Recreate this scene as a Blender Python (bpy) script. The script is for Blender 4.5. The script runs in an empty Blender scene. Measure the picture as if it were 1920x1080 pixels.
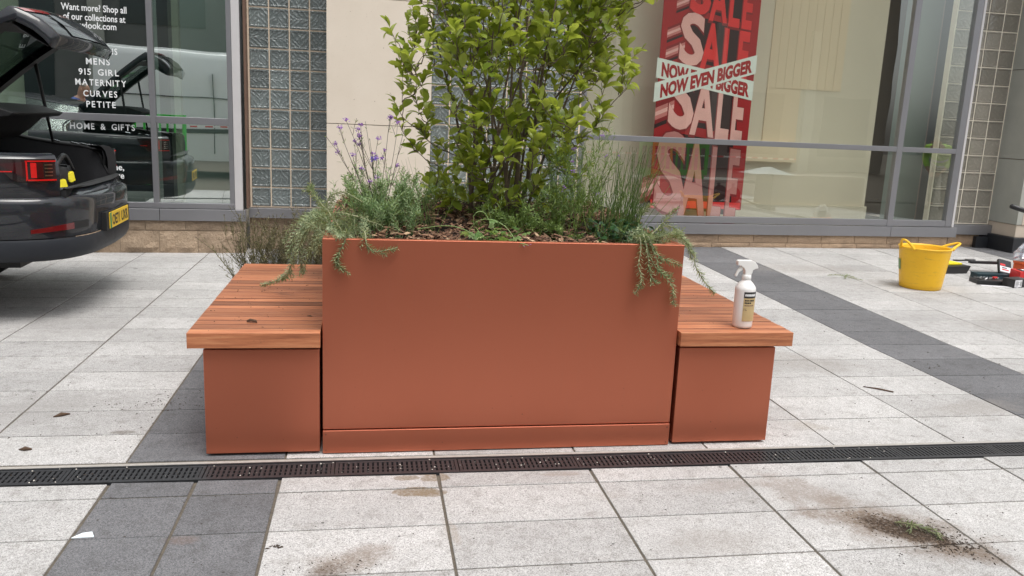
import bpy, bmesh, math, random
from mathutils import Vector, Matrix, noise
random.seed(7)
R = math.radians
S = bpy.context.scene
COL = S.collection
# ------------------------------------------------------------------ camera
cam_d = bpy.data.cameras.new('camera'); cam = bpy.data.objects.new('camera', cam_d); COL.objects.link(cam)
F, PI_, YA, RO, CH = 1539.15, 0.200826609, 0.175923542, -0.0440940792, 1.4
fw = Vector((math.sin(YA)*math.cos(PI_), math.cos(YA)*math.cos(PI_), -math.sin(PI_)))
r0 = Vector((math.cos(YA), -math.sin(YA), 0)); d0 = fw.cross(r0)
rt = math.cos(RO)*r0 + math.sin(RO)*d0; dn = -math.sin(RO)*r0 + math.cos(RO)*d0
m = Matrix.Identity(4)
for i in range(3): m[i][0] = rt[i]; m[i][1] = -dn[i]; m[i][2] = -fw[i]
m[2][3] = CH
cam.matrix_world = m
cam_d.sensor_width = 36; cam_d.lens = 36*F/1920; cam_d.clip_start = .05; cam_d.clip_end = 500
S.camera = cam
# ------------------------------------------------------------------ light
W = bpy.data.worlds.new('World'); S.world = W; W.use_nodes = True
nt = W.node_tree; nt.nodes.clear()
sky = nt.nodes.new('ShaderNodeTexSky'); sky.sky_type = 'NISHITA'; sky.sun_disc = False
SUN_E, SUN_AZ = 70, 150      # azimuth of the sun measured clockwise from +Y
sky.sun_elevation = R(SUN_E); sky.sun_rotation = R(SUN_AZ); sky.dust_density = 4; sky.air_density = 1.0
hs = nt.nodes.new('ShaderNodeHueSaturation'); hs.inputs['Saturation'].default_value = .16; hs.inputs['Value'].default_value = 1.0
bg = nt.nodes.new('ShaderNodeBackground'); bg.inputs['Strength'].default_value = .15
wo = nt.nodes.new('ShaderNodeOutputWorld')
nt.links.new(sky.outputs[0], hs.inputs['Color']); nt.links.new(hs.outputs[0], bg.inputs['Color']); nt.links.new(bg.outputs[0], wo.inputs[0])
sd = bpy.data.lights.new('sun', 'SUN'); sd.energy = .9; sd.angle = R(30); sd.color = (1, .955, .9)
so = bpy.data.objects.new('sun', sd); COL.objects.link(so)
sv = Vector((math.sin(R(SUN_AZ))*math.cos(R(SUN_E)), math.cos(R(SUN_AZ))*math.cos(R(SUN_E)), math.sin(R(SUN_E))))
so.rotation_euler = sv.to_track_quat('Z', 'Y').to_euler()
S.view_settings.view_transform = 'Standard'; S.view_settings.look = 'None'
S.view_settings.exposure = 0.72; S.view_settings.gamma = 1; S.view_settings.use_curve_mapping = False
S.render.engine = 'CYCLES'
S.cycles.max_bounces = 8; S.cycles.transparent_max_bounces = 16; S.cycles.use_denoising = True
S.cycles.sample_clamp_indirect = 6

# ------------------------------------------------------------------ helpers
class NT:
    def __init__(s, name):
        s.m = bpy.data.materials.new(name); s.m.use_nodes = True; s.t = s.m.node_tree; s.t.nodes.clear()
        s.out = s.t.nodes.new('ShaderNodeOutputMaterial')
    def n(s, typ, ins=None, **kw):
        x = s.t.nodes.new('ShaderNode'+typ)
        for k, v in kw.items(): setattr(x, k, v)
        if ins:
            for k, v in ins.items():
                if isinstance(v, bpy.types.NodeSocket): s.t.links.new(v, x.inputs[k])
                else: x.inputs[k].default_value = v
        return x
    def math(s, op, a, b=0., c=0.):
        return s.n('Math', {0: a, 1: b, 2: c}, operation=op).outputs[0]
    def mix(s, f, a, b, blend='MIX'):
        x = s.n('Mix', None, data_type='RGBA', blend_type=blend)
        for k, v in ((0, f), (6, a), (7, b)):
            if isinstance(v, bpy.types.NodeSocket): s.t.links.new(v, x.inputs[k])
            else: x.inputs[k].default_value = v
        return x.outputs[2]
    def ramp(s, f, stops):
        x = s.n('ValToRGB', {0: f}); cr = x.color_ramp
        while len(cr.elements) < len(stops): cr.elements.new(.5)
        for e, (p, c) in zip(cr.elements, stops):
            e.position = p; e.color = c if len(c) == 4 else (*c, 1)
        return x.outputs[0]
    def noise(s, scale, vec=None, detail=3, rough=.5, out=0):
        i = {'Scale': scale, 'Detail': detail, 'Roughness': rough}
        if vec: i['Vector'] = vec
        return s.n('TexNoise', i).outputs[out]
    def bump(s, h, st=.3, dist=.01):
        return s.n('Bump', {'Height': h, 'Strength': st, 'Distance': dist}).outputs[0]
    def principled(s, **kw):
        x = s.n('BsdfPrincipled', {k.replace('_', ' '): v for k, v in kw.items()})
        s.t.links.new(x.outputs[0], s.out.inputs[0]); return x
    def pos(s): return s.n('NewGeometry').outputs['Position']
    def obj(s): return s.n('TexCoord').outputs['Object']
def c4(*c): return (*c, 1.)
MATS = {}
def simple(name, col, rough=.5, metal=0., var=.12, scale=8, bump=0, bscale=60, spec=.5, coat=0):
    if name in MATS: return MATS[name]
    t = NT(name)
    f = t.noise(scale, t.pos(), 4)
    a = c4(*[max(0, c*(1-var)) for c in col]); b = c4(*[min(1, c*(1+var)) for c in col])
    cc = t.mix(f, a, b)
    kw = dict(Base_Color=cc, Roughness=t.math('ADD', t.math('MULTIPLY', t.noise(scale*3, t.pos()), .12), rough-.06), Metallic=metal)
    kw['Specular IOR Level'] = spec
    if coat: kw['Coat_Weight'] = coat; kw['Coat_Roughness'] = .03
    if bump: kw['Normal'] = t.bump(t.noise(bscale, t.pos(), 5), bump, .01)
    t.principled(**kw); MATS[name] = t.m
    return t.m

def tagp(o, label=None, cat=None, group=None, kind=None):
    if label: o['label'] = label
    if cat: o['category'] = cat
    if group: o['group'] = group
    if kind: o['kind'] = kind
    return o
WL = {}
def thing(name, label, cat, loc=(0, 0, 0), rz=0, group=None):
    o = bpy.data.objects.new(name, None); COL.objects.link(o)
    o.empty_display_size = .1; o.location = loc; o.rotation_euler = (0, 0, rz); WL[o] = Vector(loc)
    return tagp(o, label, cat, group)
class MB:
    def __init__(s): s.v = []; s.f = []; s.t = []
    def add(s, vs, fs, tint=None):
        b = len(s.v); s.v += [tuple(v) for v in vs]; s.f += [tuple(b+i for i in f) for f in fs]
        if tint is not None: s.t += [tint]*len(fs)
        return s
    def box(s, x0, x1, y0, y1, z0, z1, fn=None, tint=None):
        vs = [(x, y, z) for z in (z0, z1) for y in (y0, y1) for x in (x0, x1)]
        if fn: vs = [fn(*v) for v in vs]
        return s.add(vs, [(0, 2, 3, 1), (4, 5, 7, 6), (0, 1, 5, 4), (2, 6, 7, 3), (0, 4, 6, 2), (1, 3, 7, 5)], tint)
    def tube(s, pts, rad, sides=5, tint=None, cap=True):
        pts = [Vector(p) for p in pts]; n = len(pts)
        if not hasattr(rad, '__len__'): rad = [rad]*n
        rings = []; up = Vector((.31, .17, .93)).normalized()
        for i, p in enumerate(pts):
            t = (pts[min(i+1, n-1)]-pts[max(i-1, 0)])
            if t.length < 1e-9: t = Vector((0, 0, 1))
            t.normalize(); a = t.cross(up)
            if a.length < .05: a = t.cross(Vector((1, 0, 0)))
            a.normalize(); b = t.cross(a)
            rings.append([p+(a*math.cos(2*math.pi*k/sides)+b*math.sin(2*math.pi*k/sides))*rad[i] for k in range(sides)])
        vs = [v for r in rings for v in r]; fs = []
        for i in range(n-1):
            for k in range(sides):
                k2 = (k+1) % sides; fs.append((i*sides+k, i*sides+k2, (i+1)*sides+k2, (i+1)*sides+k))
        if cap: fs.append(tuple(range(sides-1, -1, -1))); fs.append(tuple((n-1)*sides+k for k in range(sides)))
        return s.add(vs, fs, tint)
    def lathe(s, prof, cx, cy, n=24, sx=1, sy=1, tint=None):
        vs = []; fs = []
        for r, z in prof:
            for k in range(n):
                a = 2*math.pi*k/n; vs.append((cx+r*sx*math.cos(a), cy+r*sy*math.sin(a), z))
        for i in range(len(prof)-1):
            for k in range(n):
                k2 = (k+1) % n; fs.append((i*n+k, i*n+k2, (i+1)*n+k2, (i+1)*n+k))
        return s.add(vs, fs, tint)
    def grid(s, P, tint=None, flip=False):   # P[i][j]
        a = len(P); b = len(P[0]); vs = [p for r in P for p in r]; fs = []
        for i in range(a-1):
            for j in range(b-1):
                q = (i*b+j, i*b+j+1, (i+1)*b+j+1, (i+1)*b+j); fs.append(q[::-1] if flip else q)
        return s.add(vs, fs, tint)
    def prism(s, poly, fn, a, b):            # polygon (u,v) extruded from depth a to b
        n = len(poly); vs = [fn(u, v, a) for u, v in poly]+[fn(u, v, b) for u, v in poly]
        fs = [tuple(range(n)), tuple(range(2*n-1, n-1, -1))]
        for i in range(n): fs.append((i, (i+1) % n+0, (i+1) % n+n, i+n)[::-1])
        return s.add(vs, fs)
    def mesh(s, name, off=(0, 0, 0)):
        me = bpy.data.meshes.new(name)
        ox, oy, oz = off
        me.from_pydata([(v[0]-ox, v[1]-oy, v[2]-oz) for v in s.v], [], s.f)
        if s.t and len(s.t) == len(s.f):
            at = me.attributes.new('tint', 'FLOAT', 'FACE'); at.data.foreach_set('value', s.t)
        me.update(); return me
    def build(s, name, mat, parent=None, smooth=False, bevel=0, loc=None, local=False, recalc=True, solid=0, sub=0, fixn=True):
        off = (0, 0, 0)
        if not local:
            if loc is not None: off = loc
            elif parent is not None: off = WL.get(parent, Vector((0, 0, 0)))
        me = s.mesh(name, off)
        if fixn:
            bm = bmesh.new(); bm.from_mesh(me); bmesh.ops.recalc_face_normals(bm, faces=bm.faces); bm.to_mesh(me); bm.free()
        if smooth:
            me.polygons.foreach_set('use_smooth', [True]*len(me.polygons))
        me.materials.append(mat)
        o = bpy.data.objects.new(name, me); COL.objects.link(o)
        if loc is not None and parent is None: o.location = loc
        if parent is not None: o.parent = parent
        WL[o] = Vector(off)
        if solid:
            q = o.modifiers.new('solid', 'SOLIDIFY'); q.thickness = solid; q.offset = -1
        if sub:
            q = o.modifiers.new('sub', 'SUBSURF'); q.levels = q.render_levels = sub
        if bevel:
            q = o.modifiers.new('bevel', 'BEVEL'); q.width = bevel; q.segments = 2; q.limit_method = 'ANGLE'; q.angle_limit = R(40)
            me.polygons.foreach_set('use_smooth', [True]*len(me.polygons))
            q = o.modifiers.new('wn', 'WEIGHTED_NORMAL'); q.keep_sharp = False
        return o
_tc = {}
def text_geo(body, bold=0.0):
    k = (body, bold)
    if k in _tc: return _tc[k]
    cu = bpy.data.curves.new('t', 'FONT'); cu.body = body; cu.size = 1; cu.offset = bold; cu.resolution_u = 3
    cu.align_x = 'LEFT'
    o = bpy.data.objects.new('t', cu); COL.objects.link(o)
    dg = bpy.context.evaluated_depsgraph_get(); me = bpy.data.meshes.new_from_object(o.evaluated_get(dg))
    vs = [(v.co.x, v.co.y) for v in me.vertices]; fs = [tuple(p.vertices) for p in me.polygons]
    bpy.data.objects.remove(o); bpy.data.curves.remove(cu); bpy.data.meshes.remove(me)
    x0 = min(v[0] for v in vs); x1 = max(v[0] for v in vs); y0 = min(v[1] for v in vs); y1 = max(v[1] for v in vs)
    _tc[k] = (vs, fs, x0, x1, y0, y1); return _tc[k]
def put_text(mb, body, fn, bold=0.0, cap=None, track=0):
    """fn(u,v) maps normalised 0..1 text box to world; u along, v up"""
    if track:
        # letter by letter with tracking
        x = 0; items = []
        for ch in body:
            if ch == ' ': x += .38+track; continue
            vs, fs, x0, x1, y0, y1 = text_geo(ch, bold)
            items.append((vs, fs, x-x0)); x += (x1-x0)+track
        tot = x-track
        for vs, fs, dx in items:
            mb.add([fn((a+dx)/tot, b/.73) for a, b in vs], fs)
        return
    vs, fs, x0, x1, y0, y1 = text_geo(body, bold)
    b0, b1 = (0, .73) if cap is None else cap
    mb.add([fn((a-x0)/(x1-x0), (b-b0)/(b1-b0)) for a, b in vs], fs)

# ------------------------------------------------------------------ materials
def paving(name, base, dark, speck):
    t = NT(name); P = t.pos()
    tint = t.n('Attribute', attribute_name='tint').outputs['Fac']
    sp = t.n('TexVoronoi', {'Vector': P, 'Scale': 330.}).outputs['Color']
    spv = t.n('SeparateColor', {0: sp}).outputs[0]
    fine = t.noise(240, P, 3, .7)
    g = t.math('ADD', t.math('MULTIPLY', spv, .55), t.math('MULTIPLY', fine, .45))
    col = t.ramp(g, [(.12, dark), (.42, base), (.85, speck)])
    big = t.noise(1.7, P, 5, .6)
    col = t.mix(t.math('MULTIPLY', t.n('MapRange', {0: big, 1: .40, 2: .72}).outputs[0], .5), col, c4(*[c*.66 for c in base[:3]]))
    mid = t.noise(14, P, 6, .7)
    col = t.mix(t.n('MapRange', {0: mid, 1: .50, 2: .76, 4: .62}).outputs[0], col, c4(base[0]*.45, base[1]*.42, base[2]*.38))
    # brightness of each slab
    tv = t.math('ADD', .86, t.math('MULTIPLY', tint, .22))
    col = t.mix(1.0, col, t.n('CombineColor', {0: tv, 1: tv, 2: tv}).outputs[0], 'MULTIPLY')
    # small dark spots of old gum and drips
    vo = t.n('TexVoronoi', {'Vector': P, 'Scale': 5.0, 'Randomness': 1.0})
    thr = t.n('SeparateColor', {0: vo.outputs['Color']}).outputs[0]
    rr = t.math('MULTIPLY', t.math('POWER', thr, 7.), .10)
    spot = t.math('LESS_THAN', vo.outputs['Distance'], rr)
    col = t.mix(t.math('MULTIPLY', spot, .55), col, c4(.07, .065, .06))
    vo2 = t.n('TexVoronoi', {'Vector': P, 'Scale': 17.0}); th2 = t.n('SeparateColor', {0: vo2.outputs['Color']}).outputs[1]
    spot2 = t.math('LESS_THAN', vo2.outputs['Distance'], t.math('MULTIPLY', t.math('POWER', th2, 9.), .13))
    col = t.mix(t.math('MULTIPLY', spot2, .75), col, c4(.035, .03, .027))
    rough = .78
    # stains with shapes of their own: (x, y, rx, ry, angle, colour, amount, edge)
    st = [(1.90, 2.50, .38, .19, -38, (.16, .115, .08), .85, .9), (1.945, 2.465, .19, .11, -33, (.055, .034, .02), 1., .7),
          (1.72, 2.80, .22, .14, -55, (.24, .20, .17), .55, .8), (2.05, 2.30, .22, .08, -30, (.13, .09, .06), .6, .9),
          (.19, 2.925, .085, .035, 5, (.20, .155, .105), .85, .10), (.235, 2.91, .06, .028, 0, (.20, .155, .105), .8, .12), (.148, 3.045, .05, .022, 0, (.20, .155, .105), .7, .15),
          (.27, 3.04, .055, .035, 10, (.20, .155, .105), .75, .2), (.23, 3.085, .04, .02, 0, (.22, .16, .11), .6, .2), (.29, 2.60, .025, .09, 10, (.3, .26, .22), .5, .5),
          (-.06, 2.44, .17, .10, 15, (.16, .115, .08), .62, .9), (-.13, 2.37, .13, .06, 25, (.10, .07, .05), .6, .9), (.03, 2.51, .07, .05, 0, (.24, .20, .17), .5, .8),
          (-.60, 2.62, .06, .035, 0, (.16, .11, .09), .45, .8), (1.42, 2.88, .25, .07, 5, (.27, .23, .20), .4, .9), (2.12, 3.50, .14, .07, -20, (.3, .27, .23), .5, .9),
          (.78, 3.04, .13, .025, 0, (.26, .22, .19), .6, .6), (-1.05, 3.60, .05, .02, 0, (.10, .08, .06), .6, .4), (.93, 2.83, .10, .04, 0, (.28, .25, .22), .3, .9),
          (-1.6, 3.9, .5, .25, 20, (.27, .26, .25), .55, .9), (2.6, 4.6, .5, .3, -20, (.27, .25, .23), .55, .9), (3.2, 3.7, .4, .15, 10, (.25, .23, .21), .5, .9),
          (-1.9, 5.4, .6, .4, 0, (.27, .26, .25), .5, .9), (5.2, 5.6, .8, .4, 10, (.27, .25, .23), .5, .9), (1.2, 2.45, .25, .12, 0, (.28, .26, .24), .5, .9), (4.6, 7.9, .8, .35, 0, (.26, .24, .22), .5, .9)]
    wob = t.noise(9, P, 6, .65)
    gran = t.n('MapRange', {0: t.noise(75, P, 5, .75), 1: .36, 2: .62, 3: .15, 4: .95}).outputs[0]
    for (x, y, rx, ry, an, c, am, ed) in st:
        mp = t.n('Mapping', {'Vector': P, 'Location': (x, y, 0), 'Rotation': (0, 0, R(an)), 'Scale': (rx, ry, 1)}, vector_type='TEXTURE')
        ln = t.n('VectorMath', {0: t.n('VectorMath', {0: mp.outputs[0], 1: (1, 1, 0)}, operation='MULTIPLY').outputs[0]}, operation='LENGTH').outputs['Value']
        d = t.math('ADD', ln, t.math('MULTIPLY', t.math('SUBTRACT', wob, .5), 1.7))
        k = t.n('MapRange', {0: d, 1: 1.15, 2: 1.15-ed, 3: 0., 4: am}, interpolation_type='SMOOTHSTEP').outputs[0]
        col = t.mix(t.n('MapRange', {0: t.math('MULTIPLY', k, t.math('ADD', .35, gran)), 1: .0, 2: 1., 4: 1.}).outputs[0], col, c4(*c))
    h = t.math('ADD', t.math('MULTIPLY', fine, .6), t.math('MULTIPLY', spv, .4))
    t.principled(Base_Color=col, Roughness=rough, Normal=t.bump(h, .35, .0025), **{'Specular IOR Level': .3})
    return t.m
M_light = paving('pale_granite', (.41, .402, .392, 1), (.15, .147, .143, 1), (.66, .65, .64, 1))
M_dark = paving('dark_granite', (.135, .136, .142, 1), (.055, .055, .06, 1), (.24, .24, .25, 1))
M_joint = simple('joint_sand', (.105, .09, .07), .95, var=.6, scale=60)
M_kerb = simple('drain_concrete', (.36, .34, .31), .9, var=.25, scale=40, bump=.3, bscale=200)
M_iron = simple('drain_black_plastic', (.028, .029, .032), .45, var=.4, scale=50)
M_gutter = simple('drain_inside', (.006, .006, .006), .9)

def copper():
    t = NT('copper_paint'); P = t.pos()
    f = t.noise(2.5, P, 3); fl = t.n('TexVoronoi', {'Vector': P, 'Scale': 1500.}).outputs['Color']
    flv = t.n('SeparateColor', {0: fl}).outputs[0]
    col = t.mix(f, c4(.50, .150, .086), c4(.54, .166, .096))
    col = t.mix(t.math('MULTIPLY', flv, .10), col, c4(.5, .2, .12))
    dust = t.noise(38, P, 7, .7)
    col = t.mix(t.n('MapRange', {0: dust, 1: .62, 2: .8, 4: .22}).outputs[0], col, c4(.42, .22, .15))
    stv = t.noise(7, t.n('Mapping', {'Vector': P, 'Scale': (6, 6, .5)}).outputs[0], 5, .7)
    col = t.mix(t.n('MapRange', {0: stv, 1: .55, 2: .8, 4: .12}).outputs[0], col, c4(.40, .17, .115))
    spl = t.n('TexVoronoi', {'Vector': P, 'Scale': 38.}); thr = t.n('SeparateColor', {0: spl.outputs['Color']}).outputs[0]
    zz = t.n('SeparateXYZ', {0: P}).outputs[2]
    mud = t.math('MULTIPLY', t.math('LESS_THAN', spl.outputs['Distance'], t.math('MULTIPLY', t.math('POWER', thr, 8.), .14)), t.n('MapRange', {0: zz, 1: .0, 2: .30, 3: .7, 4: .12}).outputs[0])
    col = t.mix(mud, col, c4(.12, .07, .05))
    t.principled(Base_Color=col, Metallic=.68, Roughness=t.math('ADD', .34, t.math('MULTIPLY', stv, .08)), Normal=t.bump(flv, .03, .001))
    return t.m
M_cop = copper()
def wood():
    t = NT('hardwood'); P = t.pos()
    rnd = t.n('ObjectInfo').outputs['Random']
    off = t.n('CombineXYZ', {0: t.math('MULTIPLY', rnd, 9.), 1: t.math('MULTIPLY', rnd, 23.), 2: 0.})
    V = t.n('VectorMath', {0: P, 1: off.outputs[0]}, operation='ADD').outputs[0]
    mp = t.n('Mapping', {'Vector': V, 'Scale': (1.6, 28., 28.)}).outputs[0]
    g = t.noise(2.2, mp, 8, .65)
    mp2 = t.n('Mapping', {'Vector': V, 'Scale': (7., 190., 190.)}).outputs[0]
    g2 = t.noise(1.6, mp2, 3, .6)
    col = t.ramp(g, [(.3, (.23, .078, .036)), (.5, (.39, .143, .066)), (.72, (.53, .24, .118))])
    tv = t.math('ADD', .60, t.math('MULTIPLY', rnd, .62))
    col = t.mix(1., col, t.n('CombineColor', {0: tv, 1: t.math('MULTIPLY', tv, .98), 2: t.math('MULTIPLY', tv, .96)}).outputs[0], 'MULTIPLY')
    col = t.mix(t.n('MapRange', {0: g2, 1: .58, 2: .75, 4: .5}).outputs[0], col, c4(.10, .03, .015))
    dirt = t.noise(30, t.n('Mapping', {'Vector': P, 'Scale': (.6, 1.6, 1)}).outputs[0], 7, .75)
    col = t.mix(t.n('MapRange', {0: dirt, 1: .60, 2: .72, 4: .6}).outputs[0], col, c4(.06, .035, .025))
    t.principled(Base_Color=col, Roughness=.48, Normal=t.bump(g2, .25, .002))
    return t.m
M_wood = wood()
def glass(name, refl, tint, rough=0.0):
    t = NT(name)
    lw = t.n('LayerWeight', {'Blend': .25}).outputs['Fresnel']
    back = t.n('NewGeometry').outputs['Backfacing']
    f = t.math('MULTIPLY', t.math('ADD', refl, t.math('MULTIPLY', lw, .5)), t.math('SUBTRACT', 1., back))
    wav = t.bump(t.noise(.9, t.pos(), 1), .012, .2)
    gl = t.n('BsdfGlossy', {'Color': c4(.93, .99, .97), 'Roughness': rough, 'Normal': wav})
    tr = t.n('BsdfTransparent', {'Color': tint})
    mx = t.n('MixShader', {0: f, 1: tr.outputs[0], 2: gl.outputs[0]})
    t.t.links.new(mx.outputs[0], t.out.inputs[0]); return t.m
M_glassL = glass('coated_glass_left', .52, c4(.83, .93, .89))
M_glassR = glass('coated_glass_right', .17, c4(.95, .97, .94))
M_alu = simple('grey_aluminium', (.27, .27, .285), .38, .55, var=.06, scale=3)
M_alu_l = simple('pale_aluminium_trim', (.62, .60, .60), .45, .2, var=.05)
M_alu_d = simple('dark_aluminium', (.10, .105, .11), .45, .4, var=.1)
def stone(name, a, b, dark, bs=.6, sc=45):
    t = NT(name); P = t.pos(); rnd = t.n('ObjectInfo').outputs['Random']
    n1 = t.noise(sc, P, 6, .7); n2 = t.noise(6, P, 5, .6)
    col = t.mix(n1, c4(*a), c4(*b))
    col = t.mix(t.n('MapRange', {0: n2, 1: .5, 2: .8, 4: .6}).outputs[0], col, c4(*dark))
    tv = t.math('ADD', .84, t.math('MULTIPLY', rnd, .3))
    col = t.mix(1., col, t.n('CombineColor', {0: tv, 1: tv, 2: tv}).outputs[0], 'MULTIPLY')
    t.principled(Base_Color=col, Roughness=.9, Normal=t.bump(n1, bs, .02)); return t.m
M_rock = stone('split_faced_stone', (.24, .165, .10), (.58, .45, .33), (.16, .115, .08), 1.0, 42)
M_rock2 = stone('rough_stone_right', (.27, .18, .115), (.56, .41, .28), (.15, .11, .08), .8, 60)
def limestone():
    t = NT('limestone'); P = t.pos()
    n1 = t.noise(60, P, 5, .7); n2 = t.noise(3.5, P, 5)
    col = t.mix(n2, c4(.66, .575, .47), c4(.76, .68, .575))
    col = t.mix(t.n('MapRange', {0: n1, 1: .60, 2: .72, 4: .45}).outputs[0], col, c4(.42, .33, .24))
    vo = t.n('TexVoronoi', {'Vector': P, 'Scale': 26.}); th = t.n('SeparateColor', {0: vo.outputs['Color']}).outputs[0]
    pit = t.math('LESS_THAN', vo.outputs['Distance'], t.math('MULTIPLY', t.math('POWER', th, 6.), .16))
    col = t.mix(t.math('MULTIPLY', pit, .6), col, c4(.26, .19, .13))
    t.principled(Base_Color=col, Roughness=.7, Normal=t.bump(n1, .12, .004)); return t.m
M_lime = limestone()
M_conc = simple('grey_green_concrete', (.37, .375, .335), .75, var=.14, scale=5, bump=.08, bscale=80)
M_mortar = simple('block_mortar', (.70, .58, .45), .85, var=.12, scale=20)
M_mortar_d = simple('stone_mortar', (.33, .26, .19), .95, var=.2, scale=20)
def block_mat(name, col, col2, k, amt):
    t = NT(name); O = t.obj(); rnd = t.n('ObjectInfo').outputs['Random']
    O2 = t.n('VectorMath', {0: O, 1: t.n('CombineXYZ', {0: 0., 1: t.math('MULTIPLY', rnd, 5.), 2: 0.}).outputs[0]}, operation='ADD').outputs[0]
    dist = t.n('VectorMath', {0: t.n('VectorMath', {0: t.noise(13, O2, 3, .6, out=1), 1: (.5, .5, .5)}, operation='SUBTRACT').outputs[0], 'Scale': .055}, operation='SCALE').outputs[0]
    sx = t.n('SeparateXYZ', {0: t.n('VectorMath', {0: O, 1: dist}, operation='ADD').outputs[0]})
    x, z = sx.outputs[0], sx.outputs[2]
    wx = t.math('ABSOLUTE', x)
    # ribs fanning out from the middle vein like a fern
    ph = t.math('SUBTRACT', t.math('MULTIPLY', z, 1.0), t.math('MULTIPLY', t.math('POWER', t.math('ADD', wx, .0001), .8), .72))
    h = t.math('POWER', t.math('ABSOLUTE', t.math('SINE', t.math('MULTIPLY', ph, k))), 2.2)
    vein = t.n('MapRange', {0: wx, 1: .0, 2: .005, 3: 1., 4: 0.}).outputs[0]
    hh = t.math('ADD', t.math('MULTIPLY', h, t.n('MapRange', {0: t.noise(30, O2, 3), 1: .35, 2: .65}).outputs[0]), t.math('MULTIPLY', vein, .5))
    c = t.mix(t.n('MapRange', {0: hh, 1: .3, 2: 1.0, 4: amt}).outputs[0], c4(*col), c4(*col2))
    cloud = t.noise(8, t.pos(), 3)
    c = t.mix(t.math('MULTIPLY', cloud, .5), c, c4(*[q*.5 for q in col]))
    tv = t.math('ADD', .80, t.math('MULTIPLY', rnd, .4))
    c = t.mix(1., c, t.n('CombineColor', {0: tv, 1: tv, 2: tv}).outputs[0], 'MULTIPLY')
    t.principled(Base_Color=c, Roughness=.14, Normal=t.bump(hh, .55*amt+.1, .010), **{'Specular IOR Level': .7, 'Coat Weight': .4, 'Coat Roughness': .05}); return t.m
M_blockL = block_mat('fern_glass_block', (.17, .20, .198), (.42, .48, .48), 62., .8)
M_blockR = block_mat('clear_glass_block', (.30, .28, .235), (.46, .43, .36), 40., .35)
M_white = simple('white_vinyl', (.85, .87, .87), .5, var=.02)
M_vinyl = simple('dark_vinyl', (.012, .018, .019), .35, var=.2)
M_shopwall = simple('pale_shop_wall', (.74, .66, .54), .7, var=.04, scale=1.5)
M_shopwall2 = simple('cream_shop_panel', (.80, .66, .49), .7, var=.04, scale=1.5)
M_brown = simple('brown_shop_wall', (.26, .21, .175), .7, var=.1, scale=2)
M_shopgreen = simple('grey_green_wall', (.30, .36, .33), .7, var=.08, scale=1.5)
M_floor = simple('shop_floor', (.28, .27, .26), .5, var=.1)

# ------------------------------------------------------------------ ground
def GX(x, y):      # the columns of slabs splay a little to the right
    return x+(.026*(x-2)*(y-5) if x > 2 and y > 5 else 0)
gr = MB().add([(-60, -40, -.03), (60, -40, -.03), (60, 40, -.03), (-60, 40, -.03)], [(0, 1, 2, 3)]).build('ground', M_joint)
gr['kind'] = 'structure'
pave = bpy.data.objects.new('pavement', bpy.data.meshes.new('pavement')); COL.objects.link(pave)
pm = MB()
pm.add([(-9, -9, -.0045), (13, -9, -.0045), (13, 3.07, -.0045), (-9, 3.07, -.0045)], [(0, 1, 2, 3)])
pm.add([(-9, 3.262, -.0045), (13, 3.262, -.0045), (13, 10.6, -.0045), (-9, 10.6, -.0045)], [(0, 1, 2, 3)])
pave.data = pm.mesh('pavement'); pave.data.materials.append(M_joint); pave['kind'] = 'structure'
slabs = []   # (distance, corners, dark)
def slab(x0, x1, yA0, yA1, yB0, yB1, dark, g=.005, gx=.007):
    # yA.. at the left end, yB.. at the right end
    c = [(x0+gx, yA0+g), (x1-gx, yB0+g), (x1-gx, yB1-g), (x0+gx, yA1-g)]
    c = [(GX(x, y), y) for x, y in c]
    mx = sum(p[0] for p in c)/4; my = sum(p[1] for p in c)/4
    v = Vector((mx, my, 0))-Vector((0, 0, CH))
    dep = v.dot(fw); u = v.dot(rt)/dep*F if dep > .2 else 9e9
    vis = dep > .2 and abs(u) < 1150 and v.dot(dn)/dep*F < 700
    slabs.append((0 if vis else 1, dep, c, dark))
colsF = [-.334-.6*k+(-.02 if k else 0) for k in range(2, 14)][::-1]
colsF = [x for x in [-7.55, -6.95, -6.35, -5.75, -5.15, -4.55, -3.95, -3.36, -2.76, -2.16, -1.56]]+[-.955, -.645, -.334, .278, .908, 1.52, 2.14, 2.745, 3.36, 4.03, 4.64, 5.25, 5.86, 6.47, 7.08, 7.69, 8.36, 8.97]
for j in range(-14, 4):      # rows in front of the drain, y = 2.951 is the first joint
    y1 = 2.951-.2955*j; y0 = y1-.2955
    if y1 > 3.0: continue
    for a, b in zip(colsF, colsF[1:]):
        dark = (-.97 < a < -.4) or (3.3 < a < 3.9) or (7.6 < a < 7.8)
        slab(a, b, y0, y1, y0, y1, dark, g=.0035, gx=.0052)
for a, b in zip(colsF, colsF[1:]):
    slab(a, b, 2.951, 3.086, 2.951, 3.076, (-.97 < a < -.4) or (3.3 < a < 3.9))
def yl(k): return 3.272+.302*k
def yr(k): return 3.254+.332*k+.0015*k*k
colsB = [-7.55, -6.95, -6.35, -5.75, -5.15, -4.55, -3.95, -3.34, -2.73, -2.135, -1.55, -.948, -.334, .278, .89, 1.50, 2.12, 2.745, 3.36, 4.00, 4.62, 5.24, 5.86, 6.48, 6.9, 7.22, 7.60, 8.3, 9.1, 9.7]
def yy(x, k):
    w = min(1, max(0, (x+.3)/1.8)); return yl(k)*(1-w)+yr(k)*w
for k in range(0, 21):
    for a, b in zip(colsB, colsB[1:]):
        if yy(a, k) > 10.4 or (a < -.5 and yy(a, k) > 8.5): continue
        dark = (-.96 < a < -.4) or (3.3 < a < 3.9) or (7.2 < a < 7.25)
        off = 0
        slab(a, b, yy(a, k), yy(a, k+1), yy(b, k), yy(b, k+1), dark, g=.0040, gx=.0042)
slabs.sort(key=lambda s: (s[0], s[1]))
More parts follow.
